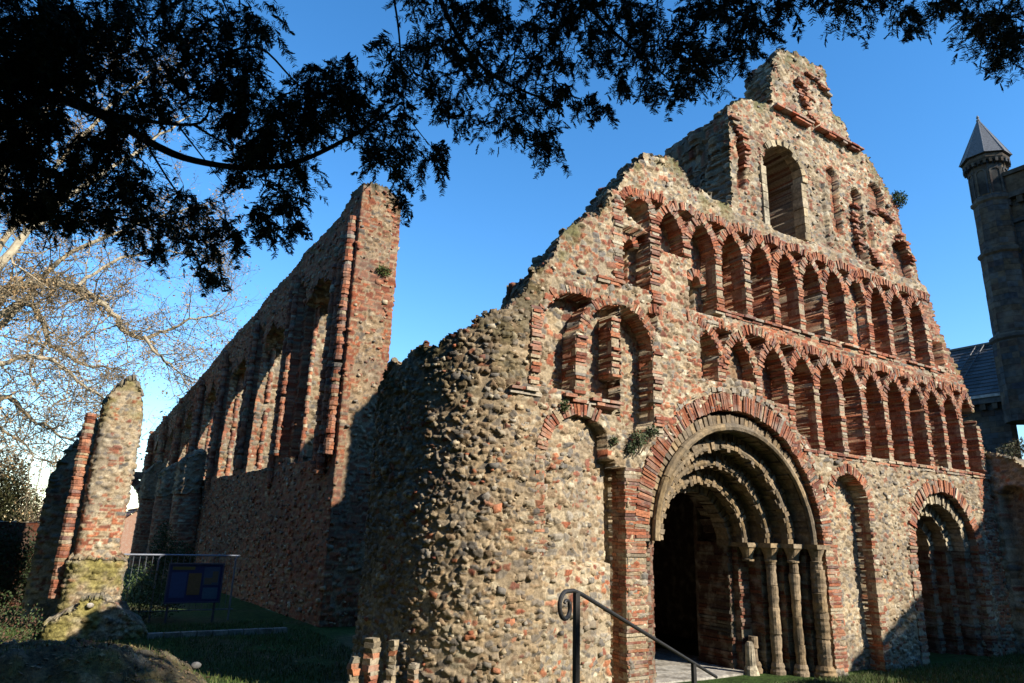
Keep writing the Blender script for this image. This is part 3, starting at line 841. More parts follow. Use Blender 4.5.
def block(name, parent, xa, xb, ya, yb, zt, seed, brick=.4, du=.05, dz=.05, rise=.05, amp=.05, z0=0., red=.2, moss=.3, mat='rubble', mosscol=(.12, .11, .045), rnd=.06, rag=.9):
    """a rough upright block of masonry with a broken top; zt(u) or a number"""
    r = rnd; n = 5
    cs = [(xa + r, yb - r, 90), (xa + r, ya + r, 180), (xb - r, ya + r, 270), (xb - r, yb - r, 0)]
    pts = []
    for cx, cy, a0 in cs:
        for k in range(n + 1):
            a = R(a0 + 90 * k / n); pts.append((cx + r * math.cos(a), cy + r * math.sin(a)))
    pts.append(pts[0])
    p = Path(pts, 0, .04)
    ztf = zt if callable(zt) else (lambda u: np.full(np.shape(u), float(zt)))
    def top(u):
        x, y = np.interp(u, p.u, p.p[:, 0]), np.interp(u, p.u, p.p[:, 1])
        return ztf(x, y) if callable(zt) else ztf(u)
    f = rubble_field(seed, .19, .125, amp, red, top, moss, brick, .42, .34, mosscol=mosscol)
    n = max(8, int(p.u[-1] / du))
    us = np.linspace(0, p.u[-1], n + 1)
    def ff(U, Z):
        d = f(U, Z)
        for k in ('out', 'cz', 'cu'): d[k][:, -1] = d[k][:, 0]
        return d
    zm = float(np.max(top(np.linspace(0, p.u[-1], 80)))) + .15
    return sheet(name, parent, M[mat], p, us, np.arange(z0, zm + dz, dz), top, ff, nk=max(6, int(min(xb - xa, yb - ya) / 2 / .06)), seed=seed, closed=True, cap=((xa + xb) / 2, (ya + yb) / 2, rise), rag=rag)

# half-round shafts between them
sh = [(17.75, .15, 10.9, -.02), (18.15, .13, 10.5, -.04), (18.6, .13, 10.2, -.02)]
for ya, yb in BAYS:
    zt = 9.9 - (yb - 21.5) * .1; rr = .15 + .004 * (ya - 20)
    sh += [(yb + .88, rr * .7, zt + .5, .02), (yb + 1.3, rr * .75, zt + .7, .02), (yb - .02, rr * .5, zt - .3, .5)]
for y, r, zt, dx in sh:
    mb = MB(); z = random.uniform(3.6, 4.6); x = wx(y) - .1 + dx
    while z < zt:
        h = random.uniform(.07, .13); rr = r * random.uniform(.85, 1.1)
        if random.random() > .04:
            mb.lathe([(rr * .94, 0), (rr, .015), (rr, h - .015), (rr * .92, h)], (x + random.uniform(-.02, .02), y, z), 10, brickcol() if random.random() < .9 else stonecol((.24, .19, .12)), .07)
        z += h
    mb.build('shaft', M['brick'], nave)
# round piers with the stumps of the vault above them
for k, (y, r) in enumerate([(33.0, .62), (37.6, .62), (42.8, .58)]):
    x = wx(y) - .42
    pts = [(x + r * math.cos(a), y + r * math.sin(a)) for a in np.linspace(0, 2 * math.pi, 49)]
    f = rubble_field(760 + k, .2, .12, .03, .45, None, 0, .95)
    pp = Path(pts, 0, .05); us = np.linspace(0, pp.u[-1], 60)
    # travel runs anticlockwise, outward on the right
    sheet('round_pier', nave, M['rubble'], pp, us, np.arange(0, 3.65, .045), lambda u: np.full(np.shape(u), 3.55), f, nk=3, seed=770 + k, closed=True, cap=(x, y, .02), rag=.3)
    block('vault_springer', nave, x - .6, x + .35, y - .62, y + .62, lambda X, Y, z=4.75 + .4 * random.random(): z - abs(X - x) * .8 + .5 * fbm(Y * 2, X * 2, 19), 780 + k, .1, .05, .05, .25, .09, 3.5, .08, rnd=.3, mosscol=(.14, .13, .07))
mb = MB(); brick_arc(mb, 1.95, 3.35, 1.12, 1.5, -2, 96, 43.9, 45.2, .09, .03, .02)
mb.bx(1.5, 3.6, 43.95, 45.15, 4.62, 4.98, .03, (.17, .12, .09)); mb.build('broken_arch', M['brick'], nave)
settle(nave)

# ---------------------------------------------------------------- the free-standing pier
pier = thing('broken_pier', 'tall leaning flint and brick pier stump on a mossy base, left of the nave', 'church ruin', (.8, 18, 0))
def pt(X, Y): return 5.35 - np.minimum(1.4, (np.abs(X - .6) / .42) ** 2.2 * .55) + .5 * (fbm(X * 4, Y * 4, 4) - .5)
o = block('shaft_wall', pier, .2, 1.02, 18.0, 19.3, pt, 801, lambda U, Z: .25 + .35 * sstep(3.4, 2.2, Z) * sstep(1.2, 1.6, Z), .028, .028, .45, .055, 1.2, .16, .9, mosscol=(.17, .145, .05), rnd=.16)
def pt2(X, Y): return np.interp(X, [-.58, -.4, -.1, .1, .3], [3.3, 3.9, 4.45, 4.75, 4.8]) + .3 * (fbm(X * 4, Y * 3, 6) - .5)
block('side_wall', pier, -.58, .3, 20.0, 21.4, pt2, 811, .2, .035, .035, .1, .05, 0, .2, .4)
mb = MB(); z = .7
while z < 4.6:
    h = random.uniform(.05, .09)
    mb.lathe([(.11, 0), (.12, .012), (.12, h - .012), (.11, h)], (-.02 + random.uniform(-.015, .015), 18.3, z), 9, brickcol() if random.random() < .8 else stonecol(), .06); z += h
mb.build('brick_shaft', M['brick'], pier)
def pb(X, Y): return np.interp(np.abs(X - .78), [0, .35, .5, .85], [1.3, 1.15, .75, .3]) + .25 * (fbm(X * 3, Y * 3, 8) - .5)
block('mossy_base', pier, .12, 1.18, 17.85, 19.2, lambda X, Y: 1.42 + .2 * fbm(X * 3, Y * 3, 8), 821, 0, .03, .03, .1, .06, 0, .06, 3., 'moss', (.20, .17, .055), .2)
o = block('mossy_base', pier, -.1, 1.72, 17.0, 18.6, lambda X, Y: np.interp(X, [-.1, .2, .5, .9, 1.3, 1.72], [.25, .5, .72, .78, .5, .16]) + .2 * (fbm(X * 3, Y * 3, 8) - .5), 822, 0, .025, .025, .28, .06, 0, .06, 3., 'moss', (.20, .17, .055), .3)
settle(pier)
# ---------------------------------------------------------------- the dark church at the right
ch = thing('stone_church', 'dark sooty stone church with a tall tower turret and slate roof behind the ruin', 'church', (46, 16, 0))
sc_ = lambda: stonecol((.036, .032, .028), .35)
def courses(mb, x0, x1, y0, y1, z0, z1, h=.32, w=.7):
    """the -X face as coursed ashlar on a solid core"""
    mb.bx(x0 + .06, x1, y0, y1, z0, z1, 0, sc_())
    z = z0; k = 0
    while z < z1 - .05:
        hh = min(h, z1 - z); y = y0 - (w / 2 if k % 2 else 0)
        while y < y1:
            a = max(y, y0); b = min(y + w, y1)
            if b - a > .05: mb.bx(x0 + random.uniform(-.008, .008), x0 + .1, a + .006, b - .006, z + .006, z + hh - .006, 0, sc_())
            y += w
        z += hh; k += 1
mb = MB(); courses(mb, 43.3, 51, 8, 15.7, 0, 22.2)
mb.build('tower', M['soot'], ch)
mb = MB(); mb.bx(43.0, 51.2, 7.7, 15.9, 22.2, 23.3, 0, sc_()); mb.bx(42.85, 51.3, 7.6, 16, 23.3, 23.55, 0, sc_()); mb.bx(42.9, 51.3, 7.6, 16, 21.9, 22.22, 0, sc_())
for k in range(14): mb.bx(42.98, 43.3, 8 + k * .62, 8.3 + k * .62, 21.5, 21.92, 0, sc_())
mb.build('parapet', M['soot'], ch)
mb = MB()
def yz_arc(mb, cy, cz, r0, r1, x0, x1, n=14, col=sc_):
    for k in range(n):
        a = math.pi * (k + .5) / n
        rad = np.array((0, math.cos(a), math.sin(a))); tan = np.array((0, -math.sin(a), math.cos(a))); rm = (r0 + r1) / 2
        mb.box(np.array((0, cy, cz)) + rad * rm + np.array(((x0 + x1) / 2, 0, 0)), rad * (r1 - r0) / 2, ((x1 - x0) / 2, 0, 0), tan * rm * math.pi / n / 2 * .96, 0, col())
for cy in (13.6, 11.0):
    yz_arc(mb, cy, 19.0, .85, 1.2, 43.05, 43.4)
    mb.bx(43.22, 43.32, cy - .8, cy + .8, 15.6, 19.0, 0, (.02, .02, .02))
    mb.bx(43.05, 43.4, cy + .86, cy + 1.15, 15.6, 19.0, 0, sc_()); mb.bx(43.05, 43.4, cy - 1.15, cy - .86, 15.6, 19.0, 0, sc_())
mb.bx(43.1, 43.4, 8, 15.7, 14.9, 15.2, 0, sc_()); mb.bx(43.1, 43.4, 8, 15.7, 20.4, 20.6, 0, sc_())
mb.build('belfry_window', M['soot'], ch)
# octagonal stair turret with its spire
tx, ty = 43.3, 16.45
def octo(mb, r0, r1, z0, z1, col=None, n=8, ph=22.5):
    vs = []
    for r, z in ((r0, z0), (r1, z1)):
        for k in range(n):
            a = R(ph + 360 / n * k); vs.append((tx + r * math.cos(a), ty + r * math.sin(a), z))
    fs = [(k, (k + 1) % n, n + (k + 1) % n, n + k) for k in range(n)] + [tuple(range(n - 1, -1, -1)), tuple(range(n, 2 * n))]
    mb.add(vs, fs, col or sc_())
mb = MB()
z = 9.0
while z < 24.6:
    r = 1.15 if z < 13.5 else (1.05 if z < 18.6 else .98)
    for k in range(8):
        a0 = R(22.5 + 45 * k); a1 = R(22.5 + 45 * (k + 1))
        p0 = np.array((tx + r * math.cos(a0), ty + r * math.sin(a0))); p1 = np.array((tx + r * math.cos(a1), ty + r * math.sin(a1)))
        j = random.uniform(-.008, .008); nrm = (p0 + p1) / 2 - np.array((tx, ty)); nrm /= np.linalg.norm(nrm)
        q0 = p0 + nrm * j; q1 = p1 + nrm * j
        sp = .5 + random.uniform(-.2, .2)
        qm = lerp(q0, q1, sp)
        for a, b in ((q0, qm), (qm, q1)):
            mb.add([(a[0], a[1], z + .006), (b[0], b[1], z + .006), (b[0], b[1], z + .33), (a[0], a[1], z + .33), (tx, ty, z)], [(0, 1, 2, 3), (0, 4, 1), (3, 2, 4)], sc_())
    octo(mb, r - .02, r - .02, z, z + .34)
    z += .34
mb.build('turret', M['soot'], ch)
for zb, rb in ((13.5, 1.27), (18.6, 1.16), (21.9, 1.1), (24.5, 1.2)):
    mb = MB(); octo(mb, rb - .1, rb, zb, zb + .12); octo(mb, rb, rb, zb + .121, zb + .28); octo(mb, rb, rb - .12, zb + .281, zb + .4)
    if zb > 24:
        for k in range(24):
            a = R(15 * k + 4); mb.box((tx + 1.08 * math.cos(a), ty + 1.08 * math.sin(a), 24.38), (.12 * math.cos(a), .12 * math.sin(a), 0), (-.07 * math.sin(a), .07 * math.cos(a), 0), (0, 0, .12), 0, sc_())
    mb.build('string_course', M['soot'], ch)
for k in range(8):
    a = R(45 * k); mb = MB(); c = np.array((tx + .91 * math.cos(a), ty + .91 * math.sin(a), 0)); nv = np.array((math.cos(a), math.sin(a), 0)); tv = np.array((-math.sin(a), math.cos(a), 0))
    mb.box(c + np.array((0, 0, 23.1)), nv * .02, tv * .2, (0, 0, .7), 0, (.012, .012, .012))
    for q in range(9):
        b = math.pi * (q + .5) / 9
        mb.box(c + tv * .27 * math.cos(b) + np.array((0, 0, 23.72 + .27 * math.sin(b))), nv * .05, tv * .05, (0, 0, .05), .1, sc_())
    for s in (-1, 1): mb.box(c + tv * .26 * s + np.array((0, 0, 23.05)), nv * .05, tv * .045, (0, 0, .68), 0, sc_())
    mb.build('turret_panel', M['soot'], ch)
mb = MB(); octo(mb, 1.32, .05, 24.9, 27.7, (.085, .09, .10))
for k in range(8):
    a = R(22.5 + 45 * k); mb.tube([(tx + 1.33 * math.cos(a), ty + 1.33 * math.sin(a), 24.9), (tx, ty, 27.75)], .035, 5, (.12, .125, .135))
mb.lathe([(.08, 0), (.12, .1), (.05, .2), (.09, .3), (.02, .45)], (tx, ty, 27.6), 8, (.15, .15, .15))
mb.build('spire', M['slate'], ch)
# nave of the church: wall, corbel table, slate roof
mb = MB(); courses(mb, 43.5, 44.2, 17.5, 50, 0, 10.6); mb.build('nave_wall', M['soot'], ch)
mb = MB(); mb.bx(43.2, 43.9, 17.6, 50, 10.3, 10.62, 0, sc_()); mb.bx(43.1, 43.9, 17.6, 50, 10.62, 10.78, 0, (.24, .24, .24))
y = 17.9
while y < 49: mb.bx(43.25, 43.52, y, y + .28, 9.95, 10.32, 0, sc_()); y += .62
mb.build('eaves_cornice', M['soot'], ch)
for cy in (20, 24, 28, 32, 36, 40, 44):
    mb = MB(); yz_arc(mb, cy, 7.4, .8, 1.15, 43.35, 43.6); yz_arc(mb, cy, 7.4, .55, .8, 43.42, 43.6)
    mb.bx(43.46, 43.56, cy - .55, cy + .55, 4, 7.5, 0, (.015, .016, .02))
    for s in (-1, 1): mb.bx(43.35, 43.6, cy + s * .98 - .17, cy + s * .98 + .17, 4, 7.4, 0, sc_())
    mb.build('window', M['soot'], ch)
mb = MB()
n = 16
for k in range(n):
    t0 = k / n; t1 = (k + 1) / n
    y = 17.7
    while y < 50:
        w = .9; j = random.uniform(-.01, .01); c = tuple(np.array((.055, .06, .068)) * random.uniform(.75, 1.25))
        xa, xb = lerp(43.9, 49.5, t0), lerp(43.9, 49.5, t1); za, zb = lerp(10.75, 15.3, t0), lerp(10.75, 15.3, t1)
        mb.add([(xa, y, za + .05 + j), (xa, y + w - .01, za + .05 + j), (xb, y + w - .01, zb + j), (xb, y, zb + j), (xa, y, za + .03), (xa, y + w - .01, za + .03)], [(0, 1, 2, 3), (4, 5, 1, 0)], c)
        y += w
mb.add([(49.5, 17.7, 15.3), (49.5, 50, 15.3), (55, 50, 10.7), (55, 17.7, 10.7)], [(0, 1, 2, 3)], (.05, .055, .06))
mb.bx(49.35, 49.65, 17.6, 50, 15.28, 15.42, 0, (.1, .1, .1))
mb.add([(43.9, 17.65, 10.7), (55, 17.65, 10.7), (49.5, 17.65, 15.25)], [(0, 1, 2)], (.06, .06, .06))
mb.build('roof', M['slate'], ch)
mb = MB()
for y in (20.6, 21.1): mb.tube([(44.1, y, 11.1), (49.3, y, 15.3)], .035, 5, (.05, .05, .055))
for k in range(18):
    t = (k + .5) / 18; mb.tube([(lerp(44.1, 49.3, t), 20.6, lerp(11.1, 15.3, t)), (lerp(44.1, 49.3, t), 21.1, lerp(11.1, 15.3, t))], .025, 4, (.05, .05, .055))
mb.build('roof_ladder', M['iron'], ch)
settle(ch)

# ---------------------------------------------------------------- ground
def gz(x, y):
    x = np.asarray(x, float); y = np.asarray(y, float)
    z = .8 * sstep(6.4, 3.6, y)
    z = z + .85 * sstep(1.9, .6, np.abs(x - .1 + .1 * (y - 9)) * .72) * sstep(7.2, 8.6, y) * sstep(11.2, 9.6, y) * .0
    z = z - 4 * sstep(55, 75, y) * sstep(60, 30, x)
    return z + .05 * (fbm(x * .8, y * .8, 31) - .5)
def axis(a, b, f, far):
    m = np.arange(a, b, f); e = np.geomspace(1, far, 22)
    return np.concatenate([(a - e)[::-1], m, b + e])
gx = axis(-12, 26, .25, 1500); gy = axis(-6, 60, .25, 1500)
GX, GY = np.meshgrid(gx, gy); GZ = gz(GX, GY)
n = fbm(GX * .7, GY * .7, 33); n2 = fbm(GX * 6, GY * 6, 34)
gc = lerp(np.array((.035, .06, .014)), np.array((.075, .062, .032)), (sstep(.5, .7, n) * .8)[..., None]) * (.6 + .8 * n2)[..., None]
# trodden earth under the tree and by the walls
gc = lerp(gc, np.array((.075, .055, .035)), (sstep(6.5, 4, GY) * .6)[..., None])
idx = np.arange(GX.size).reshape(GX.shape)
gf = np.stack([idx[:-1, :-1], idx[:-1, 1:], idx[1:, 1:], idx[1:, :-1]], -1).reshape(-1, 4)
M['ground'] = mat_attr('grassy_ground', 1., 9, .45, .8, 25, .04, spec=.1)
tag(mesh_obj('ground', np.stack([GX, GY, GZ], -1).reshape(-1, 3), gf, gc.reshape(-1, 3), M['ground'], None, True), None, None, kind='structure')

# a mound of earth and rubble in front of the broken pier
mx = np.arange(-3.2, 3.0, .035); my = np.arange(7.3, 11.4, .035)
MX, MY = np.meshgrid(mx, my)
prof = np.interp(MX, [-3.2, -2, -1, -.2, .6, 1.2, 1.7, 2.3, 3], [.75, .95, 1.03, 1.06, 1.02, .88, .55, .05, -.1])
mh = prof * sstep(7.3, 9.0, MY) * sstep(11.3, 9.6, MY)
F1, F2, I, J, _, _ = stones(MX + .1 * fbm(MX * 3, MY * 3, 2), MY, .22, .2, 44, .45, .45, 2.3)
s = sstep(.05, .3, F2 - F1) * (h2(I, J, 45) < .35)
mh = mh + .22 * (fbm(MX * 2, MY * 2, 46) - .5) + .05 * (fbm(MX * 12, MY * 12, 47) - .5) + s * .045 * (1 - F1 ** 2) - .05
mc = lerp(np.array((.045, .036, .02)), np.array((.075, .066, .022)), sstep(.4, .65, fbm(MX * 2.5, MY * 2.5, 48))[..., None]) * (.6 + .8 * fbm(MX * 9, MY * 9, 49))[..., None]
scl, _ = stone_col(I, J, 44, .12); mc = lerp(mc, scl * .5, (s * .45)[..., None])
idx = np.arange(MX.size).reshape(MX.shape)
mf = np.stack([idx[:-1, :-1], idx[:-1, 1:], idx[1:, 1:], idx[1:, :-1]], -1).reshape(-1, 4)
tag(mesh_obj('earth_mound', np.stack([MX, MY, mh], -1).reshape(-1, 3), mf, mc.reshape(-1, 3), M['moss']), None, None, kind='structure')

# grass
def blades(name, spots, hgt, wid, cols, label=None):
    """spots (n,3)"""
    n = len(spots); a = RNG.uniform(0, 2 * np.pi, n); h = hgt * RNG.uniform(.4, 1.2, n); w = wid * RNG.uniform(.7, 1.3, n)
    ln = RNG.uniform(.1, .7, n) * h; b = RNG.uniform(0, 2 * np.pi, n)
    t = np.stack([np.cos(a), np.sin(a), 0 * a], -1) * w[:, None]
    tip = spots + np.stack([np.cos(b) * ln, np.sin(b) * ln, h], -1)
    mid = spots + np.stack([np.cos(b) * ln * .35, np.sin(b) * ln * .35, h * .6], -1)
    v = np.stack([spots - t, spots + t, mid + t * .7, mid - t * .7, tip], 1).reshape(-1, 3)
    k = np.arange(n)[:, None] * 5
    f = np.concatenate([k + np.array([[0, 1, 2, 3]]), k + np.array([[3, 2, 4, 4]])])
    f2 = [tuple(q) if q[2] != q[3] else tuple(q[:3]) for q in f.tolist()]
    c = np.array(cols)[RNG.integers(0, len(cols), n)] * RNG.uniform(.6, 1.3, n)[:, None]
    return mesh_obj(name, v, f2, np.repeat(c, 5, 0), M['foliage'])
def strew(n, x0, x1, y0, y1, clump=.45):
    x = RNG.uniform(x0, x1, n); y = RNG.uniform(y0, y1, n)
    k = (fbm(x * 1.6, y * 1.6, 81) > clump) & (y < D - .05 + 100 * (x < 3)) if y0 < D else fbm(x * 1.6, y * 1.6, 81) > clump
    x = x[k]; y = y[k]
    return np.stack([x, y, gz(x, y) - .01], -1)
gcol = [(.07, .11, .02), (.05, .085, .018), (.09, .11, .03), (.11, .11, .05)]
sp = np.concatenate([strew(9000, 9.2, 13.0, 7.6, 8.3, .38), strew(12000, 13, 19.2, 6.6, 8.3, .3), strew(26000, -2, 5.2, 11.4, 19, .35), strew(1500, 10.6, 12.4, 8.2, 8.9, .2), strew(2500, 3.6, 7, 7.4, 8.3, .5)])
tag(blades('grass', sp, .09, .006, gcol), None, None, kind='stuff')
def mound_z(x, y):
    i = np.clip(np.searchsorted(mx, x), 0, len(mx) - 1); j = np.clip(np.searchsorted(my, y), 0, len(my) - 1); return mh[j, i]
# fallen leaves and tufts on the mound and along the foot of the walls
n = 5200; x = np.concatenate([RNG.uniform(-2.5, 2.2, 2600), RNG.uniform(-1, 5, 1000), RNG.uniform(8, 19, 1600)]); y = np.concatenate([RNG.uniform(7.4, 10.6, 2600), RNG.uniform(11.5, 18, 1000), RNG.uniform(6.4, 8.25, 1600)])
z = np.where(y < 11, np.where(x < 3, mound_z(x, y), gz(x, y)), gz(x, y)) + .012
a = RNG.uniform(0, 6.28, n); s_ = RNG.uniform(.015, .035, n); tl = RNG.normal(size=(n, 2)) * .35
p = np.stack([x, y, z], -1); e1 = np.stack([np.cos(a), np.sin(a), tl[:, 0]], -1) * s_[:, None]; e2 = np.stack([-np.sin(a), np.cos(a), tl[:, 1]], -1) * (s_ * .6)[:, None]
v = np.stack([p - e1, p + e2, p + e1, p - e2], 1).reshape(-1, 3)
c = np.array([(.16, .10, .045), (.11, .065, .03), (.2, .14, .06), (.09, .06, .035)])[RNG.integers(0, 4, n)]
tag(mesh_obj('fallen_leaves', v, np.arange(4 * n).reshape(-1, 4), np.repeat(c, 4, 0), M['foliage']), None, None, kind='stuff')
x = RNG.uniform(-2.6, 2.2, 5000); y = RNG.uniform(7.6, 10.4, 5000); k = fbm(x * 2.4, y * 2.4, 83) > .52; x = x[k]; y = y[k]
tag(blades('mound_grass', np.stack([x, y, mound_z(x, y) - .01], -1), .07, .004, [(.05, .07, .02), (.08, .085, .03), (.10, .085, .04)]), None, None, kind='stuff')
# ---------------------------------------------------------------- leaves
def leafcloud(name, blobs, n, size, cols, mat, parent=None, asp=.5, droop=0.):
    """blobs: (x,y,z,rx,ry,rz); n leaves in all, spread in proportion to size"""
    B = np.array(blobs, float); wt = (B[:, 3] * B[:, 4] * B[:, 5]) ** (2 / 3); wt /= wt.sum()
    pick = RNG.choice(len(B), n, p=wt); b = B[pick]
    d = RNG.normal(size=(n, 3)); d /= np.linalg.norm(d, axis=1)[:, None]
    r = RNG.uniform(0.1, 1, n) ** .5
    p = b[:, :3] + d * r[:, None] * b[:, 3:6]
    a = RNG.normal(size=(n, 3)); a[:, 2] -= droop; a /= np.linalg.norm(a, axis=1)[:, None]
    q = RNG.normal(size=(n, 3)); t = np.cross(a, q); t /= np.linalg.norm(t, axis=1)[:, None]
    L = size * RNG.uniform(.6, 1.3, n)[:, None]
    v = np.stack([p, p + a * L * .5 + t * L * asp * .5, p + a * L, p + a * L * .5 - t * L * asp * .5], 1).reshape(-1, 3)
    f = np.arange(n * 4).reshape(-1, 4)
    c = np.array(cols)[RNG.integers(0, len(cols), n)] * RNG.uniform(.6, 1.3, n)[:, None]
    return mesh_obj(name, v, f, np.repeat(c, 4, 0), M[mat], parent)

GREENS = [(.05, .085, .02), (.04, .07, .015), (.075, .10, .03), (.035, .055, .02)]
def plant(name, label, cat, blobs, n, size, cols=GREENS, group=None, stems=0):
    x, y, z = blobs[0][0], blobs[0][1], min(b[2] - b[5] for b in blobs)
    t = thing(name, label, cat, (x, y, z), group)
    leafcloud('leaves', blobs, n, size, cols, 'foliage', t)
    mb = MB()
    for b in blobs:
        for k in range(5):
            e = (b[0] + random.uniform(-.8, .8) * b[3], b[1] + random.uniform(-.8, .8) * b[4], b[2] + random.uniform(0, .8) * b[5])
            mb.tube([(x, y, z), ((b[0] + e[0]) / 2, (b[1] + e[1]) / 2, (b[2] - b[5] + e[2]) / 2 + .05 * b[5]), e], [max(.004, .02 * b[5]), .012 * b[5] + .002, .003], 4, (.10, .07, .045))
    mb.build('stem', M['bark'], t)
    settle(t)
    return t
plant('wall_plant', 'bushy green plant rooted in the wall at the left shoulder of the big doorway', 'plant', [(7.5, D - .1, 3.86, .16, .1, .15), (7.78, D - .1, 4.0, .14, .1, .1), (7.35, D - .08, 3.7, .09, .08, .1)], 900, .045, [(.08, .10, .045), (.06, .085, .03), (.10, .115, .06)])
plant('wall_plant', 'small green tuft under the tile ledge of the left blind arches', 'plant', [(6.05, D - .06, 4.22, .1, .06, .1)], 260, .035)
plant('wall_plant', 'tiny tuft growing on the brick fragment left of the doorway', 'plant', [(7.02, D - .06, 3.78, .09, .06, .08)], 180, .035)
plant('wall_plant', 'green tuft near the top of the broken end of the nave wall', 'plant', [(6.35, 17.42, 9.4, .25, .12, .16)], 700, .05, [(.09, .12, .03), (.07, .10, .025)])
plant('wall_plant', 'green bush on the ragged right edge of the gable', 'plant', [(16.75, D + .1, 10.95, .22, .2, .24)], 700, .06)
plant('wall_plant', 'weeds on top of the low buttress at the right end of the front', 'plant', [(19.25, 7.6, 4.75, .3, .3, .2), (19.6, 8.0, 4.7, .3, .3, .2)], 900, .06, [(.07, .08, .03), (.10, .09, .045)])
plant('shrub', 'dark shrub growing beside the mossy foot of the free-standing pier', 'shrub', [(1.75, 19.4, .7, .55, .5, .7), (2.3, 20.2, .55, .6, .6, .55)], 3200, .06, [(.03, .05, .015), (.045, .07, .02)])
plant('ivy', 'ivy climbing the far round piers behind the steel railing', 'ivy', [(3.05, 29.2, 1.2, .5, .4, 1.2), (3.6, 28.6, .8, .6, .5, .9)], 5000, .08, [(.03, .05, .015), (.05, .07, .02)])
plant('shrub', 'low weedy shrub in shade left of the free-standing pier', 'shrub', [(-.9, 16.6, .5, .45, .5, .55), (-1.3, 17.2, .4, .5, .5, .45), (-.35, 16.9, .35, .25, .3, .4)], 2600, .055, [(.04, .065, .02), (.06, .08, .03), (.10, .05, .03)])
t = plant('shrub', 'bright green clump at the left edge of the grounds', 'shrub', [(-1.75, 17.0, .45, .42, .5, .5)], 2200, .07, [(.10, .19, .02), (.13, .22, .03)])
plant('ivy', 'ivy added to darken the low brick wall at the left edge', 'ivy', [(-2.4, 23.9, 1.5, 1.0, .3, .8), (-4.2, 24.0, 1.2, 1.2, .3, 1.1), (-1.2, 23.8, 1.1, .9, .3, 1.1), (-.3, 23.7, .9, .7, .3, 1.0), (-3, 23.8, .8, 1.6, .3, .9)], 12000, .09, [(.02, .032, .012), (.03, .042, .015)])  # leaves added over the wall to keep it as dark as shade
# trees and bushes in the distance
plant('evergreen_tree', 'rounded olive green tree behind the low brick wall at the left', 'tree', [(-3.4, 42, 3.6, 1.5, 1.5, 2.0), (-2.6, 42, 2.4, 1.3, 1.4, 1.9), (-4.6, 42, 2.6, 1.6, 1.6, 2.2)], 15000, .16, [(.055, .055, .018), (.07, .062, .024), (.035, .04, .014)])
plant('bare_bush', 'reddish bare bush between the olive tree and the leaning pier', 'bush', [(-.9, 44, 2.5, 1.5, 1.2, 1.6), (-2.0, 44, 2.4, 1.2, 1.2, 1.2)], 7000, .09, [(.16, .09, .07), (.13, .075, .06), (.2, .13, .1)])

# ---------------------------------------------------------------- low brick wall, house, sign, railings
lw = sheet('boundary_wall', None, M['rubble'], Path([(-14, 25), (-.2, 24)], 0, .05), np.arange(0, 13.8, .05), np.arange(0, 2.6, .045), lambda u: 2.15 + .12 * fbm(u, u * 0, 3), (lambda g: lambda U, Z: (lambda d: (d.update(col=d['col'] * np.array((.26, .2, .19))), d)[1])(g(U, Z)))(rubble_field(901, .2, .12, .03, .5, None, 0, .85)), T=.4, nk=3, seed=90, rag=.4)  # brick tint cut far down so the wall looks shaded
tag(lw, 'low brick boundary wall, shade put into its dark colour, running behind the leaning pier at far left', 'wall')

def house(name, label, x0, x1, y0, y1, zb, ze, zr, wallc, roofc, group=None):
    h = thing(name, label, 'house', ((x0 + x1) / 2, (y0 + y1) / 2, zb), group)
    mb = MB(); mb.bx(x0, x1, y0, y1, zb, ze, 0, wallc)
    xm = (x0 + x1) / 2
    for y in (y0, y1): mb.add([(x0, y, ze), (x1, y, ze), (xm, y, zr)], [(0, 1, 2)], wallc)
    mb.build('wall', M['brick'], h)
    mb = MB(); n = 14
    for s in (-1, 1):
        for k in range(n):
            a, b = k / n, (k + 1) / n
            xe = xm + s * (x1 - x0) / 2 * 1.06
            y = y0 - .3
            while y < y1 + .3:
                c = tuple(np.array(roofc) * random.uniform(.7, 1.25))
                xa, xb = lerp(xe, xm, a), lerp(xe, xm, b); za, zb_ = lerp(ze - .1, zr + .1, a), lerp(ze - .1, zr + .1, b)
                mb.add([(xa, y, za + .06), (xa, y + .58, za + .06), (xb, y + .58, zb_ + .01), (xb, y, zb_ + .01), (xa, y, za), (xa, y + .58, za)], [(0, 1, 2, 3), (4, 5, 1, 0)], c); y += .6
    mb.bx(xm - .12, xm + .12, y0 - .3, y1 + .3, zr + .1, zr + .22, 0, tuple(np.array(roofc) * .8))
    rf = mb.build('roof', M['tile'], h)
    for k in range(2):
        xc = lerp(x0, x1, .3 + .4 * k); mb = MB()
        mb.bx(xc - .5, xc + .5, y0 - .05, y0 - .003, zb + 1, zb + 2.3, 0, (.7, .7, .68)); w_ = mb.build('window', M['paint'], h)
        g = MB(); g.bx(xc - .42, xc + .42, y0 - .07, y0 - .052, zb + 1.08, zb + 2.22, 0, (.03, .035, .04)); g.build('pane', M['glass'], w_)
    mb = MB(); mb.bx(x0 + .8, x0 + 1.4, y0 + 2, y0 + 2.6, ze, zr + .9, 0, wallc); mb.build('chimney', M['brick'], h)
    settle(h)
house('cottage', 'distant house with a red tiled roof seen beyond the broken arch', .6, 9.2, 70, 82, -4, -.2, 3.2, (.3, .17, .11), (.27, .10, .06))
house('shadow_house', 'brick house with a tiled gable roof added out of view to the right to cast the slanting shadow', 19.1, 33, -12, -2.7, 0, 7.5, 11.1, (.25, .13, .09), (.2, .1, .07))  # added out of view, roofline shaped to shade the front's lower right

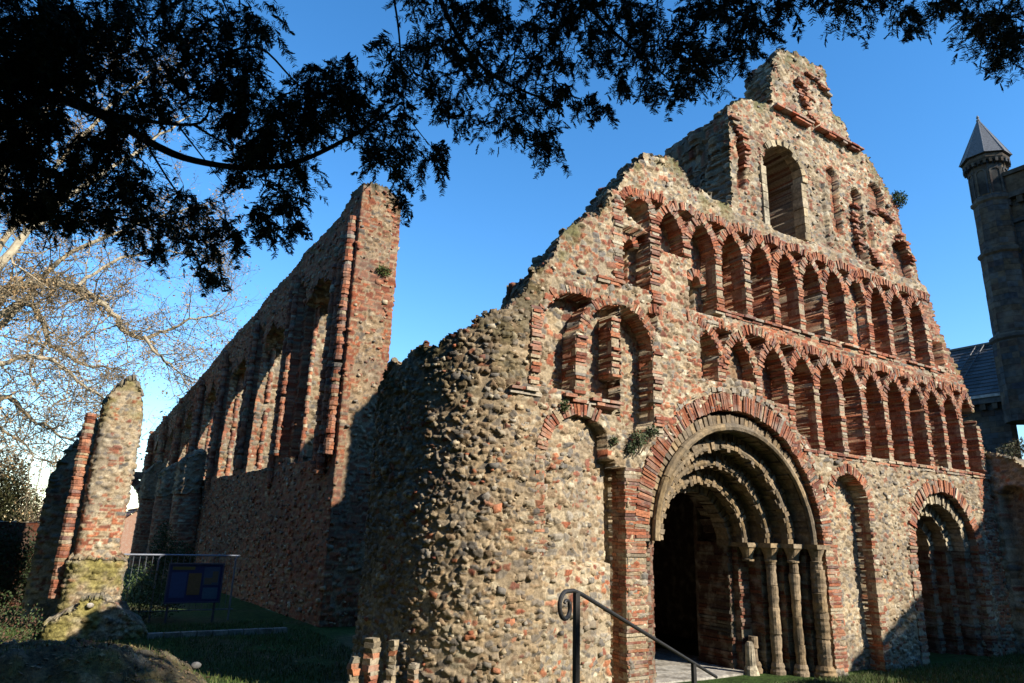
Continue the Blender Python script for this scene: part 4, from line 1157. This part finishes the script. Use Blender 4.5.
# information board in the shade by the nave wall
sg = thing('information_board', 'blue information board with coloured pictures standing in the shade by the ruin', 'sign', (2.8, 19.0, 0))
mb = MB(); mb.bx(2.22, 3.42, 19.0, 19.04, .5, 1.36, 0, (.008, .016, .065)); bd = mb.build('board', M['paint'], sg)
def pic(nm, x0, x1, z0, z1, c): 
    m_ = MB(); m_.bx(x0, x1, 18.988, 18.998, z0, z1, 0, c); m_.build(nm, M['paint'], bd)
pic('title_strip', 2.28, 2.78, 1.24, 1.31, (.08, .075, .02)); pic('text_panel', 2.28, 2.62, .6, 1.18, (.015, .04, .11)); pic('picture', 2.66, 2.95, .66, 1.16, (.09, .06, .025)); pic('picture', 3.0, 3.36, .88, 1.3, (.03, .05, .09)); pic('picture', 3.02, 3.36, .56, .82, (.03, .07, .11))
m_ = MB()
for x0, x1, z0, z1 in ((2.68, 2.93, .68, .82), (2.7, 2.8, .82, 1.02), (2.82, 2.92, .86, 1.08)): m_.bx(x0, x1, 18.982, 18.987, z0, z1, 0, (.09, .06, .03))
for x0, x1, z0, z1 in ((3.03, 3.2, .9, 1.05), (3.2, 3.33, .94, 1.2)): m_.bx(x0, x1, 18.982, 18.987, z0, z1, 0, (.07, .06, .04))
m_.build('picture', M['paint'], bd)
mb = MB()
for x0, x1, z0, z1 in ((2.19, 2.22, .47, 1.39), (3.42, 3.45, .47, 1.39), (2.22, 3.42, 1.36, 1.39), (2.22, 3.42, .47, .5)): mb.bx(x0, x1, 18.97, 19.05, z0, z1, 0, (.03, .035, .06))
mb.build('frame', M['iron'], sg)
for x in (2.3, 3.34):
    mb = MB(); mb.tube([(x, 19.06, 0), (x, 19.06, 1.34)], .03, 8, (.05, .05, .06)); mb.build('post', M['iron'], sg)
settle(sg)
# steel railing
rl = thing('steel_railing', 'thin grey steel railing across the aisle behind the pier', 'railing', (2.2, 19.6, 0))
mb = MB(); mb.tube([(.6, 19.5, 1.56), (3.9, 19.6, 1.55)], .022, 8, (.15, .165, .2)); mb.build('top_rail', M['steel'], rl)
mb = MB(); mb.tube([(.6, 19.5, .25), (3.9, 19.6, .25)], .016, 6, (.12, .13, .15)); mb.build('bottom_rail', M['steel'], rl)
for x in (.7, 2.0, 3.8):
    mb = MB(); mb.tube([(x, 19.55, 0), (x, 19.55, 1.45), (x + .03, 19.55, 1.52), (x + .1, 19.55, 1.555)], .022, 8, (.13, .145, .17)); mb.build('post', M['steel'], rl)
for k in range(22):
    x = .75 + k * .14
    if abs(x - 2) > .05: mb = MB(); mb.tube([(x, 19.56, .26), (x, 19.56, 1.54)], .006, 5, (.12, .13, .15)); mb.build('bar', M['steel'], rl)
settle(rl)
# black handrail beside the steps
hr = thing('handrail', 'black iron handrail with a scrolled end going down to the big doorway', 'handrail', (3.03, 4, .8))
A = np.array((3.03, 4.0, 1.98)); Bp = np.array((5.75, 5.25, 1.02))
dirv = (Bp - A) / np.linalg.norm(Bp - A); hz = np.array((dirv[0], dirv[1], 0)); hz /= np.linalg.norm(hz)
pts = []
for k in range(30):
    t = k / 29; a = R(95 + 395 * (1 - t)); r = .035 + .065 * t
    c0 = A - hz * .13 + np.array((0, 0, -.10))
    pts.append(c0 + hz * (r * math.cos(a)) + np.array((0, 0, r * math.sin(a))))
pts += [A - hz * .03, A + dirv * .1, A + dirv * 1.2, Bp]
mb = MB(); mb.tube(pts, [.011] * 8 + [.015] * (len(pts) - 8), 9, (.018, .017, .016)); mb.build('rail', M['iron'], hr)
for q, zb in ((A + dirv * .02, .75), (lerp(A, Bp, .78), .0)):
    mb = MB(); mb.bx(q[0] - .018, q[0] + .018, q[1] - .018, q[1] + .018, zb - .1, q[2] - .008, 0, (.018, .017, .016)); mb.build('post', M['iron'], hr)
settle(hr)
# loose stones
for x, y, z, r, c, lab in [(.62, 16.95, .62, .07, (.55, .5, .42), 'pale round stone set in the moss at the foot of the free-standing pier'), (1.62, 9.9, .60, .055, (.12, .12, .115), 'grey stone lying at the right end of the dark earth mound')]:
    mb = MB(); prof = [(r * math.sin(math.pi * k / 9) + .002, r * .75 * (1 - math.cos(math.pi * k / 9))) for k in range(10)]
    mb.lathe(prof, (x, y, z), 12, c, .12, .8); tag(mb.build('stone', M['stone'], None, True), lab, 'stone')
kb = MB()
for k in range(9): kb.bx(1.75 + k * .32, 2.05 + k * .32, 16.9, 17.05, -.02, .10, .04, stonecol((.2, .19, .16), .2))
tag(kb.build('kerb', M['stone']), None, None, kind='structure')
CF = np.array((0.50363109, 0.82086465, 0.26932683)); CR = np.array((0.84742723, -0.53001986, 0.03075768)); CD = np.array((0.16799646, 0.21274437, -0.96255754))
def ray(px, py):
    return CR * (px - 512) + CD * (py - 341.5) + CF * 683
def at_depth(px, py, d):
    return ray(px, py) / 683 * d + np.array((0, 0, EYE))
def at_y(px, py, y):
    v = ray(px, py); return v * (y / v[1]) + np.array((0, 0, EYE))

# ---------------------------------------------------------------- the bare plane tree far left
pl = thing('plane_tree', 'large bare plane tree with pale branches and brown seed haze beyond the ruins', 'tree', (-9, 40, 0))
limbs = [
    ([(-70, 360), (-30, 325), (0, 299), (24, 284), (50, 282), (81, 285), (98, 301), (114, 311), (125, 334), (145, 339), (165, 331), (189, 319), (215, 314)], .30, .05),
    ([(-60, 370), (0, 311), (34, 302), (44, 321), (47, 341), (64, 354), (88, 366), (116, 368)], .22, .05),
    ([(-60, 430), (0, 395), (20, 402), (27, 418), (57, 435), (75, 437)], .17, .04),
    ([(-60, 340), (0, 262), (40, 222), (90, 180), (150, 142), (190, 118)], .26, .04),
    ([(-60, 350), (0, 330), (30, 290), (70, 250), (120, 232), (170, 212), (205, 205)], .2, .04),
    ([(-60, 390), (0, 362), (40, 350), (80, 382), (110, 402), (128, 420)], .15, .03),
    ([(-60, 330), (-20, 220), (20, 140), (60, 90), (110, 40)], .24, .04),
    ([(-50, 340), (20, 215), (90, 120), (170, 60)], .2, .04),
    ([(81, 285), (110, 262), (150, 250), (185, 255), (215, 245)], .10, .03),
    ([(145, 339), (160, 358), (180, 372), (195, 395)], .09, .02),
    ([(47, 341), (30, 368), (35, 392), (60, 405)], .09, .02),
    ([(-40, 400), (0, 428), (25, 447), (40, 462)], .10, .02),
]
WOODY = (.27, .215, .135)
mbL = MB(); mbT = MB(); tips = []
def twig(mb, p, d, ln, r, depth):
    pts = [p]; q = p.copy(); dd = d.copy()
    nseg = 4
    for k in range(nseg):
        dd = dd + RNG.normal(size=3) * .28 + np.array((0, 0, .03)); dd /= np.linalg.norm(dd)
        q = q + dd * ln / nseg; pts.append(q)
    c = tuple(np.array(WOODY) * random.uniform(.55, 1.1) * (1 if r > .03 else .8))
    mb.tube(pts, [lerp(r, r * .35, k / nseg) for k in range(nseg + 1)], 4 if r > .03 else 3, c, False)
    if depth == 0:
        tips.extend(pts[1:]); return
    for k in range(6 if depth == 2 else 5):
        i = random.randrange(1, nseg + 1); e = dd * .5 + RNG.normal(size=3) * .75; e[1] *= .7; e /= np.linalg.norm(e)
        twig(mb, pts[i], e, ln * random.uniform(.4, .62), max(r * .45, .009), depth - 1)
for px, r0, r1 in limbs:
    r0 *= .95; r1 *= .9
    yb = 40 + random.uniform(-2.5, 2.5)
    P = [at_y(a, b, yb + random.uniform(-.4, .4)) for a, b in px]
    # round the polyline off
    t = np.linspace(0, len(P) - 1, (len(P) - 1) * 4 + 1); PA = np.array(P)
    sm = np.stack([np.interp(t, np.arange(len(P)), PA[:, k]) for k in range(3)], -1)
    for _ in range(3): sm[1:-1] = (sm[:-2] + sm[2:] + 2 * sm[1:-1]) / 4
    sm += RNG.normal(size=sm.shape) * .06
    n = len(sm); rr = np.linspace(r0, r1, n)
    mbL.tube(list(sm), list(rr), 9, tuple(np.array((.36, .30, .20)) * random.uniform(.8, 1.1)), True, .05)
    for i in range(3, n):
        for q in range(2 if i < n - 1 else 4):
            if random.random() < .72:
                d = (sm[i] - sm[i - 1]); d /= np.linalg.norm(d) + 1e-9
                d = d * .6 + RNG.normal(size=3) * .7; d[1] *= .6; d /= np.linalg.norm(d)
                twig(mbT, sm[i], d, random.uniform(1.6, 3.4), max(.03, rr[i] * .32), 2)
tr = MB(); tr.tube([(-9.5, 40, -.2), (-9.3, 40, 4), (-9.2, 40.1, 9), (-8.2, 40, 14)], [.75, .6, .5, .34], 14, (.3, .26, .17), True, .04)
tr.tube([(-9.2, 40.1, 8), (-8.4, 40, 10.5), tuple(at_y(-60, 360, 40))], [.42, .36, .3], 12, (.3, .26, .17))
tr.build('trunk', M['twig'], pl)
mbL.build('limb', M['twig'], pl); 
o = mbT.build('crown', M['twig'], pl); o['kind'] = 'stuff'
tp = np.array(tips); n = len(tp)
sel = RNG.integers(0, n, 38000)
p = tp[sel] + RNG.normal(size=(len(sel), 3)) * .16
a = RNG.normal(size=(len(sel), 3)) * .028; b = RNG.normal(size=(len(sel), 3)) * .028
v = np.stack([p - a, p + b, p + a, p - b], 1).reshape(-1, 3)
c = np.array([(.34, .22, .10), (.38, .26, .13), (.27, .17, .08)])[RNG.integers(0, 3, len(sel))]
o = mesh_obj('seed_balls', v, np.arange(len(v)).reshape(-1, 4), np.repeat(c, 4, 0), M['twig'], pl); o['kind'] = 'stuff'
settle(pl)

# ---------------------------------------------------------------- the yew the photograph is taken under
yw = thing('yew_tree', 'dark old yew whose drooping branches hang across the top of the view', 'tree', (-2.6, 2.2, .7))
blobs = """20 40 60 20 120 62 20 190 46 60 60 52 100 40 52 150 30 50 200 30 50 240 45 38 180 90 40 130 110 45 235 90 34 268 32 26 100 170 40 60 205 30 130 205 25 150 190 25 250 140 32 290 130 36 320 122 28 343 98 22 312 92 24 270 160 28 232 112 28 300 178 16 278 200 18 240 188 15 200 215 14 180 215 18 222 240 11 210 262 8 190 252 13 170 235 14 140 225 12 110 225 15 80 228 12 45 225 15 20 218 15 255 225 12 286 214 10 270 242 9 240 250 9 135 246 14 160 262 12 205 284 7 220 288 5 295 238 7
350 78 17 350 108 21 366 138 21 372 165 13 395 60 17 420 48 18 400 90 20 430 95 20 450 110 15 465 130 11 400 130 18 386 165 17 420 165 20 440 165 14 400 190 9 403 210 5
420 8 16 460 20 24 500 18 28 480 75 26 520 85 24 535 112 20 515 140 10 545 142 12 550 155 8 500 118 16 560 105 13 590 110 12 605 121 7 530 40 24 560 18 28 600 18 33 640 28 33 600 58 23 640 70 26 680 60 26 620 92 12 655 100 12 674 102 12 700 18 33 740 18 28 700 68 20 690 95 10 735 58 18 757 38 16 790 12 24 800 34 12 840 8 20 880 6 18 905 24 10 910 40 6 930 8 20 968 12 28 1000 18 28 1012 50 15 985 40 18 1002 64 6 775 58 9 560 62 20 450 55 14""".split()
blobs = np.array(blobs, float).reshape(-1, 3)
BD = [3.3 + 1.0 * vnoise(b[0] * .013, b[1] * .02, 5) + random.uniform(-.12, .12) for b in blobs]

def sprays(orig, dirs, lens, n_side=6, n_need=13, needle=.026):
    """yew sprays: a stem, side shoots and flat rows of needles; returns quads, colours and stem lines"""
    V = []; n = len(orig)
    d = dirs / np.linalg.norm(dirs, axis=1)[:, None]
    s = np.cross(d, RNG.normal(size=(n, 3))); s /= np.linalg.norm(s, axis=1)[:, None]
    for k in range(n_side):
        t = (k + .4) / n_side
        sg = 1 if k % 2 else -1
        base = orig + d * (lens * t)[:, None] + np.array((0, 0, -1)) * (lens * t * t * .25)[:, None]
        sd = d * .8 + s * sg * .62 + RNG.normal(size=(n, 3)) * .2 + np.array((0, 0, -.3)); sd /= np.linalg.norm(sd, axis=1)[:, None]
        sl = lens * (.5 - .28 * t) * RNG.uniform(.7, 1.2, n)
        u = np.cross(sd, s * .4 + RNG.normal(size=(n, 3)) * .4 + np.array((0, 0, .8))); u /= np.linalg.norm(u, axis=1)[:, None]
        for q in range(n_need):
            f = (q + .5) / n_need; side = 1 if q % 2 else -1
            b = base + sd * (sl * f)[:, None] + np.array((0, 0, -1)) * (sl * f * f * .2)[:, None]
            nd = sd * .55 + u * side * .85 + RNG.normal(size=(n, 3)) * .12; nd /= np.linalg.norm(nd, axis=1)[:, None]
            L = needle * RNG.uniform(.75, 1.25, n)[:, None] * (1 - .35 * f)
            w = np.cross(nd, u + RNG.normal(size=(n, 3)) * .3); w = np.cross(nd, w); w /= np.linalg.norm(w, axis=1)[:, None]
            wd = np.cross(w, nd) * .0032 + w * .0008
            V.append(np.stack([b - wd, b + wd, b + nd * L + wd * .5, b + nd * L - wd * .5], 1))
    return np.concatenate(V).reshape(-1, 3)

OR = []; DI = []; LE = []
for (bx_, by_, br), dp in zip(blobs, BD):
    n = int(8 + br * br * .044 * random.uniform(.45, 1.2) * (1.15 if bx_ < 110 and by_ < 200 else .9)); br = br * .94
    a = RNG.uniform(0, 2 * np.pi, n); rr = br * np.sqrt(RNG.uniform(0, 1, n)) * .86
    for k in range(n):
        qx = bx_ + rr[k] * math.cos(a[k]); qy = by_ + rr[k] * math.sin(a[k])
        if math.hypot((qx - 335) / 58, (qy - 22) / 50) < 1 or math.hypot((qx - 185) / 38, (qy - 165) / 26) < .9: continue
        if math.hypot((qx - 800) / 45, (qy - 62) / 32) < 1: continue
        o3 = at_depth(bx_ + rr[k] * math.cos(a[k]), by_ + rr[k] * math.sin(a[k]) - 15, dp + RNG.normal() * .16)
        OR.append(o3); h = RNG.normal(size=3); h[2] = 0
        DI.append(h * .75 + np.array((0, 0, -.75))); LE.append(RNG.uniform(.07, .17) * (1.2 if br > 15 else .9))
OR = np.array(OR); DI = np.array(DI); LE = np.array(LE)
v = sprays(OR, DI, LE)
# the rest of the crown, above and behind the photographer, which keeps the low branches in shade
up = np.array([(4.4, .4, 8.0, 1.5, 1.3, 1.0), (3.0, -1.2, 7.4, 2.4, 1.5, 1.2), (1.5, -1.4, 6.8, 2.4, 1.6, 1.0), (4.9, -1.4, 7.4, 1.4, 1.2, 1.0), (-1.2, -.6, 7.0, 2.6, 2.0, 1.2), (-3.5, 1.0, 7, 2, 2.5, 1.5), (2.4, .2, 8.8, 2.0, 1.6, 1.0)])
lf = []
for b in up:
    n = 7000; d = RNG.normal(size=(n, 3)); d /= np.linalg.norm(d, axis=1)[:, None]
    p = b[:3] + d * (RNG.uniform(0, 1, n) ** .4)[:, None] * b[3:]
    a = RNG.normal(size=(n, 3)); a /= np.linalg.norm(a, axis=1)[:, None]; q = np.cross(a, RNG.normal(size=(n, 3))); q /= np.linalg.norm(q, axis=1)[:, None]
    lf.append(np.stack([p, p + a * .06 + q * .035, p + a * .12, p + a * .06 - q * .035], 1).reshape(-1, 3))
lf = np.concatenate(lf); v = np.concatenate([v, lf])
nq = len(v) // 4
c = np.array([(.022, .034, .009), (.014, .024, .008), (.034, .042, .010), (.06, .062, .014)])[RNG.choice(4, nq, p=[.4, .35, .2, .05])]
o = mesh_obj('crown', v, np.arange(len(v)).reshape(-1, 4), np.repeat(c, 4, 0), M['leaf'], yw)
br = [([(-200, 60), (-40, 70), (55, 96), (110, 118), (172, 156), (230, 168), (290, 167), (340, 143), (375, 122), (402, 102)], .07, .012),
      ([(-200, 20), (20, 60), (95, 112), (150, 122), (205, 127), (213, 95)], .05, .008), ([(192, 124), (222, 142), (260, 160)], .016, .006),
      ([(150, 150), (178, 196), (210, 222), (235, 240)], .014, .004), ([(180, 128), (205, 160), (222, 182)], .012, .004),
      ([(388, -30), (398, 20), (401, 60), (404, 110), (408, 150)], .016, .005), ([(430, -30), (448, 20), (470, 55), (490, 75), (520, 90), (560, 105)], .035, .01),
      ([(448, 62), (462, 57), (474, 62)], .014, .008), ([(404, 112), (425, 140), (445, 162)], .008, .004), ([(560, -30), (600, 20), (640, 55), (670, 80)], .03, .008),
      ([(900, -30), (960, 10), (1005, 40)], .025, .008), ([(-100, 180), (20, 190), (80, 205), (140, 225), (200, 250)], .03, .006),
      ([(790, -30), (830, 2), (880, 8)], .015, .006), ([(210, 60), (260, 40), (300, 90), (335, 100)], .018, .006), ([(610, 70), (598, 45), (585, 10)], .012, .006)]
for px, r0, r1 in br:
    mb = MB()
    dps = [3.75] * len(px)
    P = np.array([at_depth(a, b, d) for (a, b), d in zip(px, dps)]); t = np.linspace(0, len(P) - 1, (len(P) - 1) * 5 + 1)
    sm = np.stack([np.interp(t, np.arange(len(P)), P[:, k]) for k in range(3)], -1)
    for _ in range(4): sm[1:-1] = (sm[:-2] + sm[2:] + 2 * sm[1:-1]) / 4
    mb.tube(list(sm), list(np.linspace(r0, r1, len(sm)) * .45), 7, (.05, .035, .025), True, .06)
    mb.build('branch', M['bark'], yw)
mb = MB(); mb.tube([(-2.6, 2.2, .6), (-2.5, 2.25, 2.2), (-2.2, 2.3, 4), (-1.6, 2.3, 5.6), (-.6, 2.0, 7)], [.55, .42, .36, .28, .16], 14, (.07, .045, .032), True, .08)
mb.tube([(-2.3, 2.3, 3.4), (-1.8, 2.8, 4.0), tuple(at_depth(-190, 50, 3.75))], [.2, .14, .08], 9, (.07, .045, .032))
mb.tube([(-1.6, 2.3, 5.6), (1, 1.2, 6.4), (4, .6, 6.8), (6, 0, 7)], [.22, .16, .1, .06], 9, (.07, .045, .032))
mb.build('trunk', M['bark'], yw)
settle(yw)

# ---------------------------------------------------------------- evergreens added out of view, behind and left, to block sky light
ev = thing('evergreen_tree', 'tall dark evergreen added out of view behind or left of the camera to block sky light', 'tree', (0, 0, 0), 'evergreens added out of view')
eb = [(0, 0, 3 + 1.5 * k, 3.9 - .42 * k, 3.9 - .42 * k, 1.8) for k in range(8)]
leafcloud('crown', eb, 9000, .55, [(.025, .04, .014), (.035, .05, .018), (.02, .03, .012)], 'foliage', ev, .6)
mb = MB(); mb.tube([(0, 0, 0), (0, 0, 5), (0, 0, 13)], [.4, .3, .06], 9, (.07, .05, .035)); mb.build('trunk', M['bark'], ev)
del ev['base']
for k, (x, y, sc) in enumerate([(-10.5, 6, 1.25), (-12.5, 13.5, 1.4), (-15, 23, 1.5), (-9, -2, 1.3), (-6, -9, 1.5), (0, -9.5, 1.5), (5.5, -11, 1.45), (13, -15.5, .88), (19.5, -16.5, .9), (27, -17.5, .95), (-15, -5, 1.5), (-7.2, 11, 1.15), (-10.5, 19, 1.35), (-13, 30, 1.5)]):
    if k == 0: o = ev
    else:
        o = ev.copy(); C.objects.link(o)
        for chd in list(ev.children):
            q = chd.copy(); C.objects.link(q); q.parent = o
    o.location = (x, y, float(gz(x, y)) - .1); o.scale = (sc, sc, sc); o.rotation_euler = (0, 0, k * 1.3)
# ---------------------------------------------------------------- camera, sun, sky
cam = bpy.data.cameras.new('camera'); co = bpy.data.objects.new('camera', cam); C.objects.link(co); S.camera = co
cam.sensor_width = 36; cam.lens = 683 / 1024 * 36; cam.clip_end = 3000; cam.clip_start = .05
rx = Vector((0.84742723, -0.53001986, 0.03075768)); dn = Vector((0.16799646, 0.21274437, -0.96255754)); fw = Vector((0.50363109, 0.82086465, 0.26932683))
m = Matrix((rx, -dn, -fw)).transposed().to_4x4(); m.translation = Vector((0, 0, EYE))
co.matrix_world = m

SUN_B, SUN_E = R(27), R(31)
sd = Vector((math.sin(SUN_B) * math.cos(SUN_E), -math.cos(SUN_B) * math.cos(SUN_E), math.sin(SUN_E)))
sl = bpy.data.lights.new('sun', 'SUN'); sl.energy = 5.0; sl.angle = R(.53); sl.color = (1, .92, .80)
so = bpy.data.objects.new('sun', sl); C.objects.link(so); so.rotation_euler = sd.to_track_quat('Z', 'Y').to_euler(); so.location = sd * 60
w = bpy.data.worlds.new('World'); S.world = w; w.use_nodes = True
nt = w.node_tree; sky = nt.nodes.new('ShaderNodeTexSky'); sky.sky_type = 'NISHITA'; sky.sun_disc = False
sky.sun_elevation = SUN_E; sky.sun_rotation = math.atan2(sd.x, sd.y); sky.altitude = 50; sky.air_density = 1.1; sky.dust_density = .02; sky.ozone_density = 4.0
hs = nt.nodes.new('ShaderNodeHueSaturation'); hs.inputs['Saturation'].default_value = 1.24
nt.links.new(sky.outputs['Color'], hs.inputs['Color']); nt.links.new(hs.outputs['Color'], nt.nodes['Background'].inputs['Color']); nt.nodes['Background'].inputs['Strength'].default_value = .15
S.view_settings.view_transform = 'Standard'; S.view_settings.look = 'None'; S.view_settings.exposure = 0.88; S.view_settings.gamma = 1
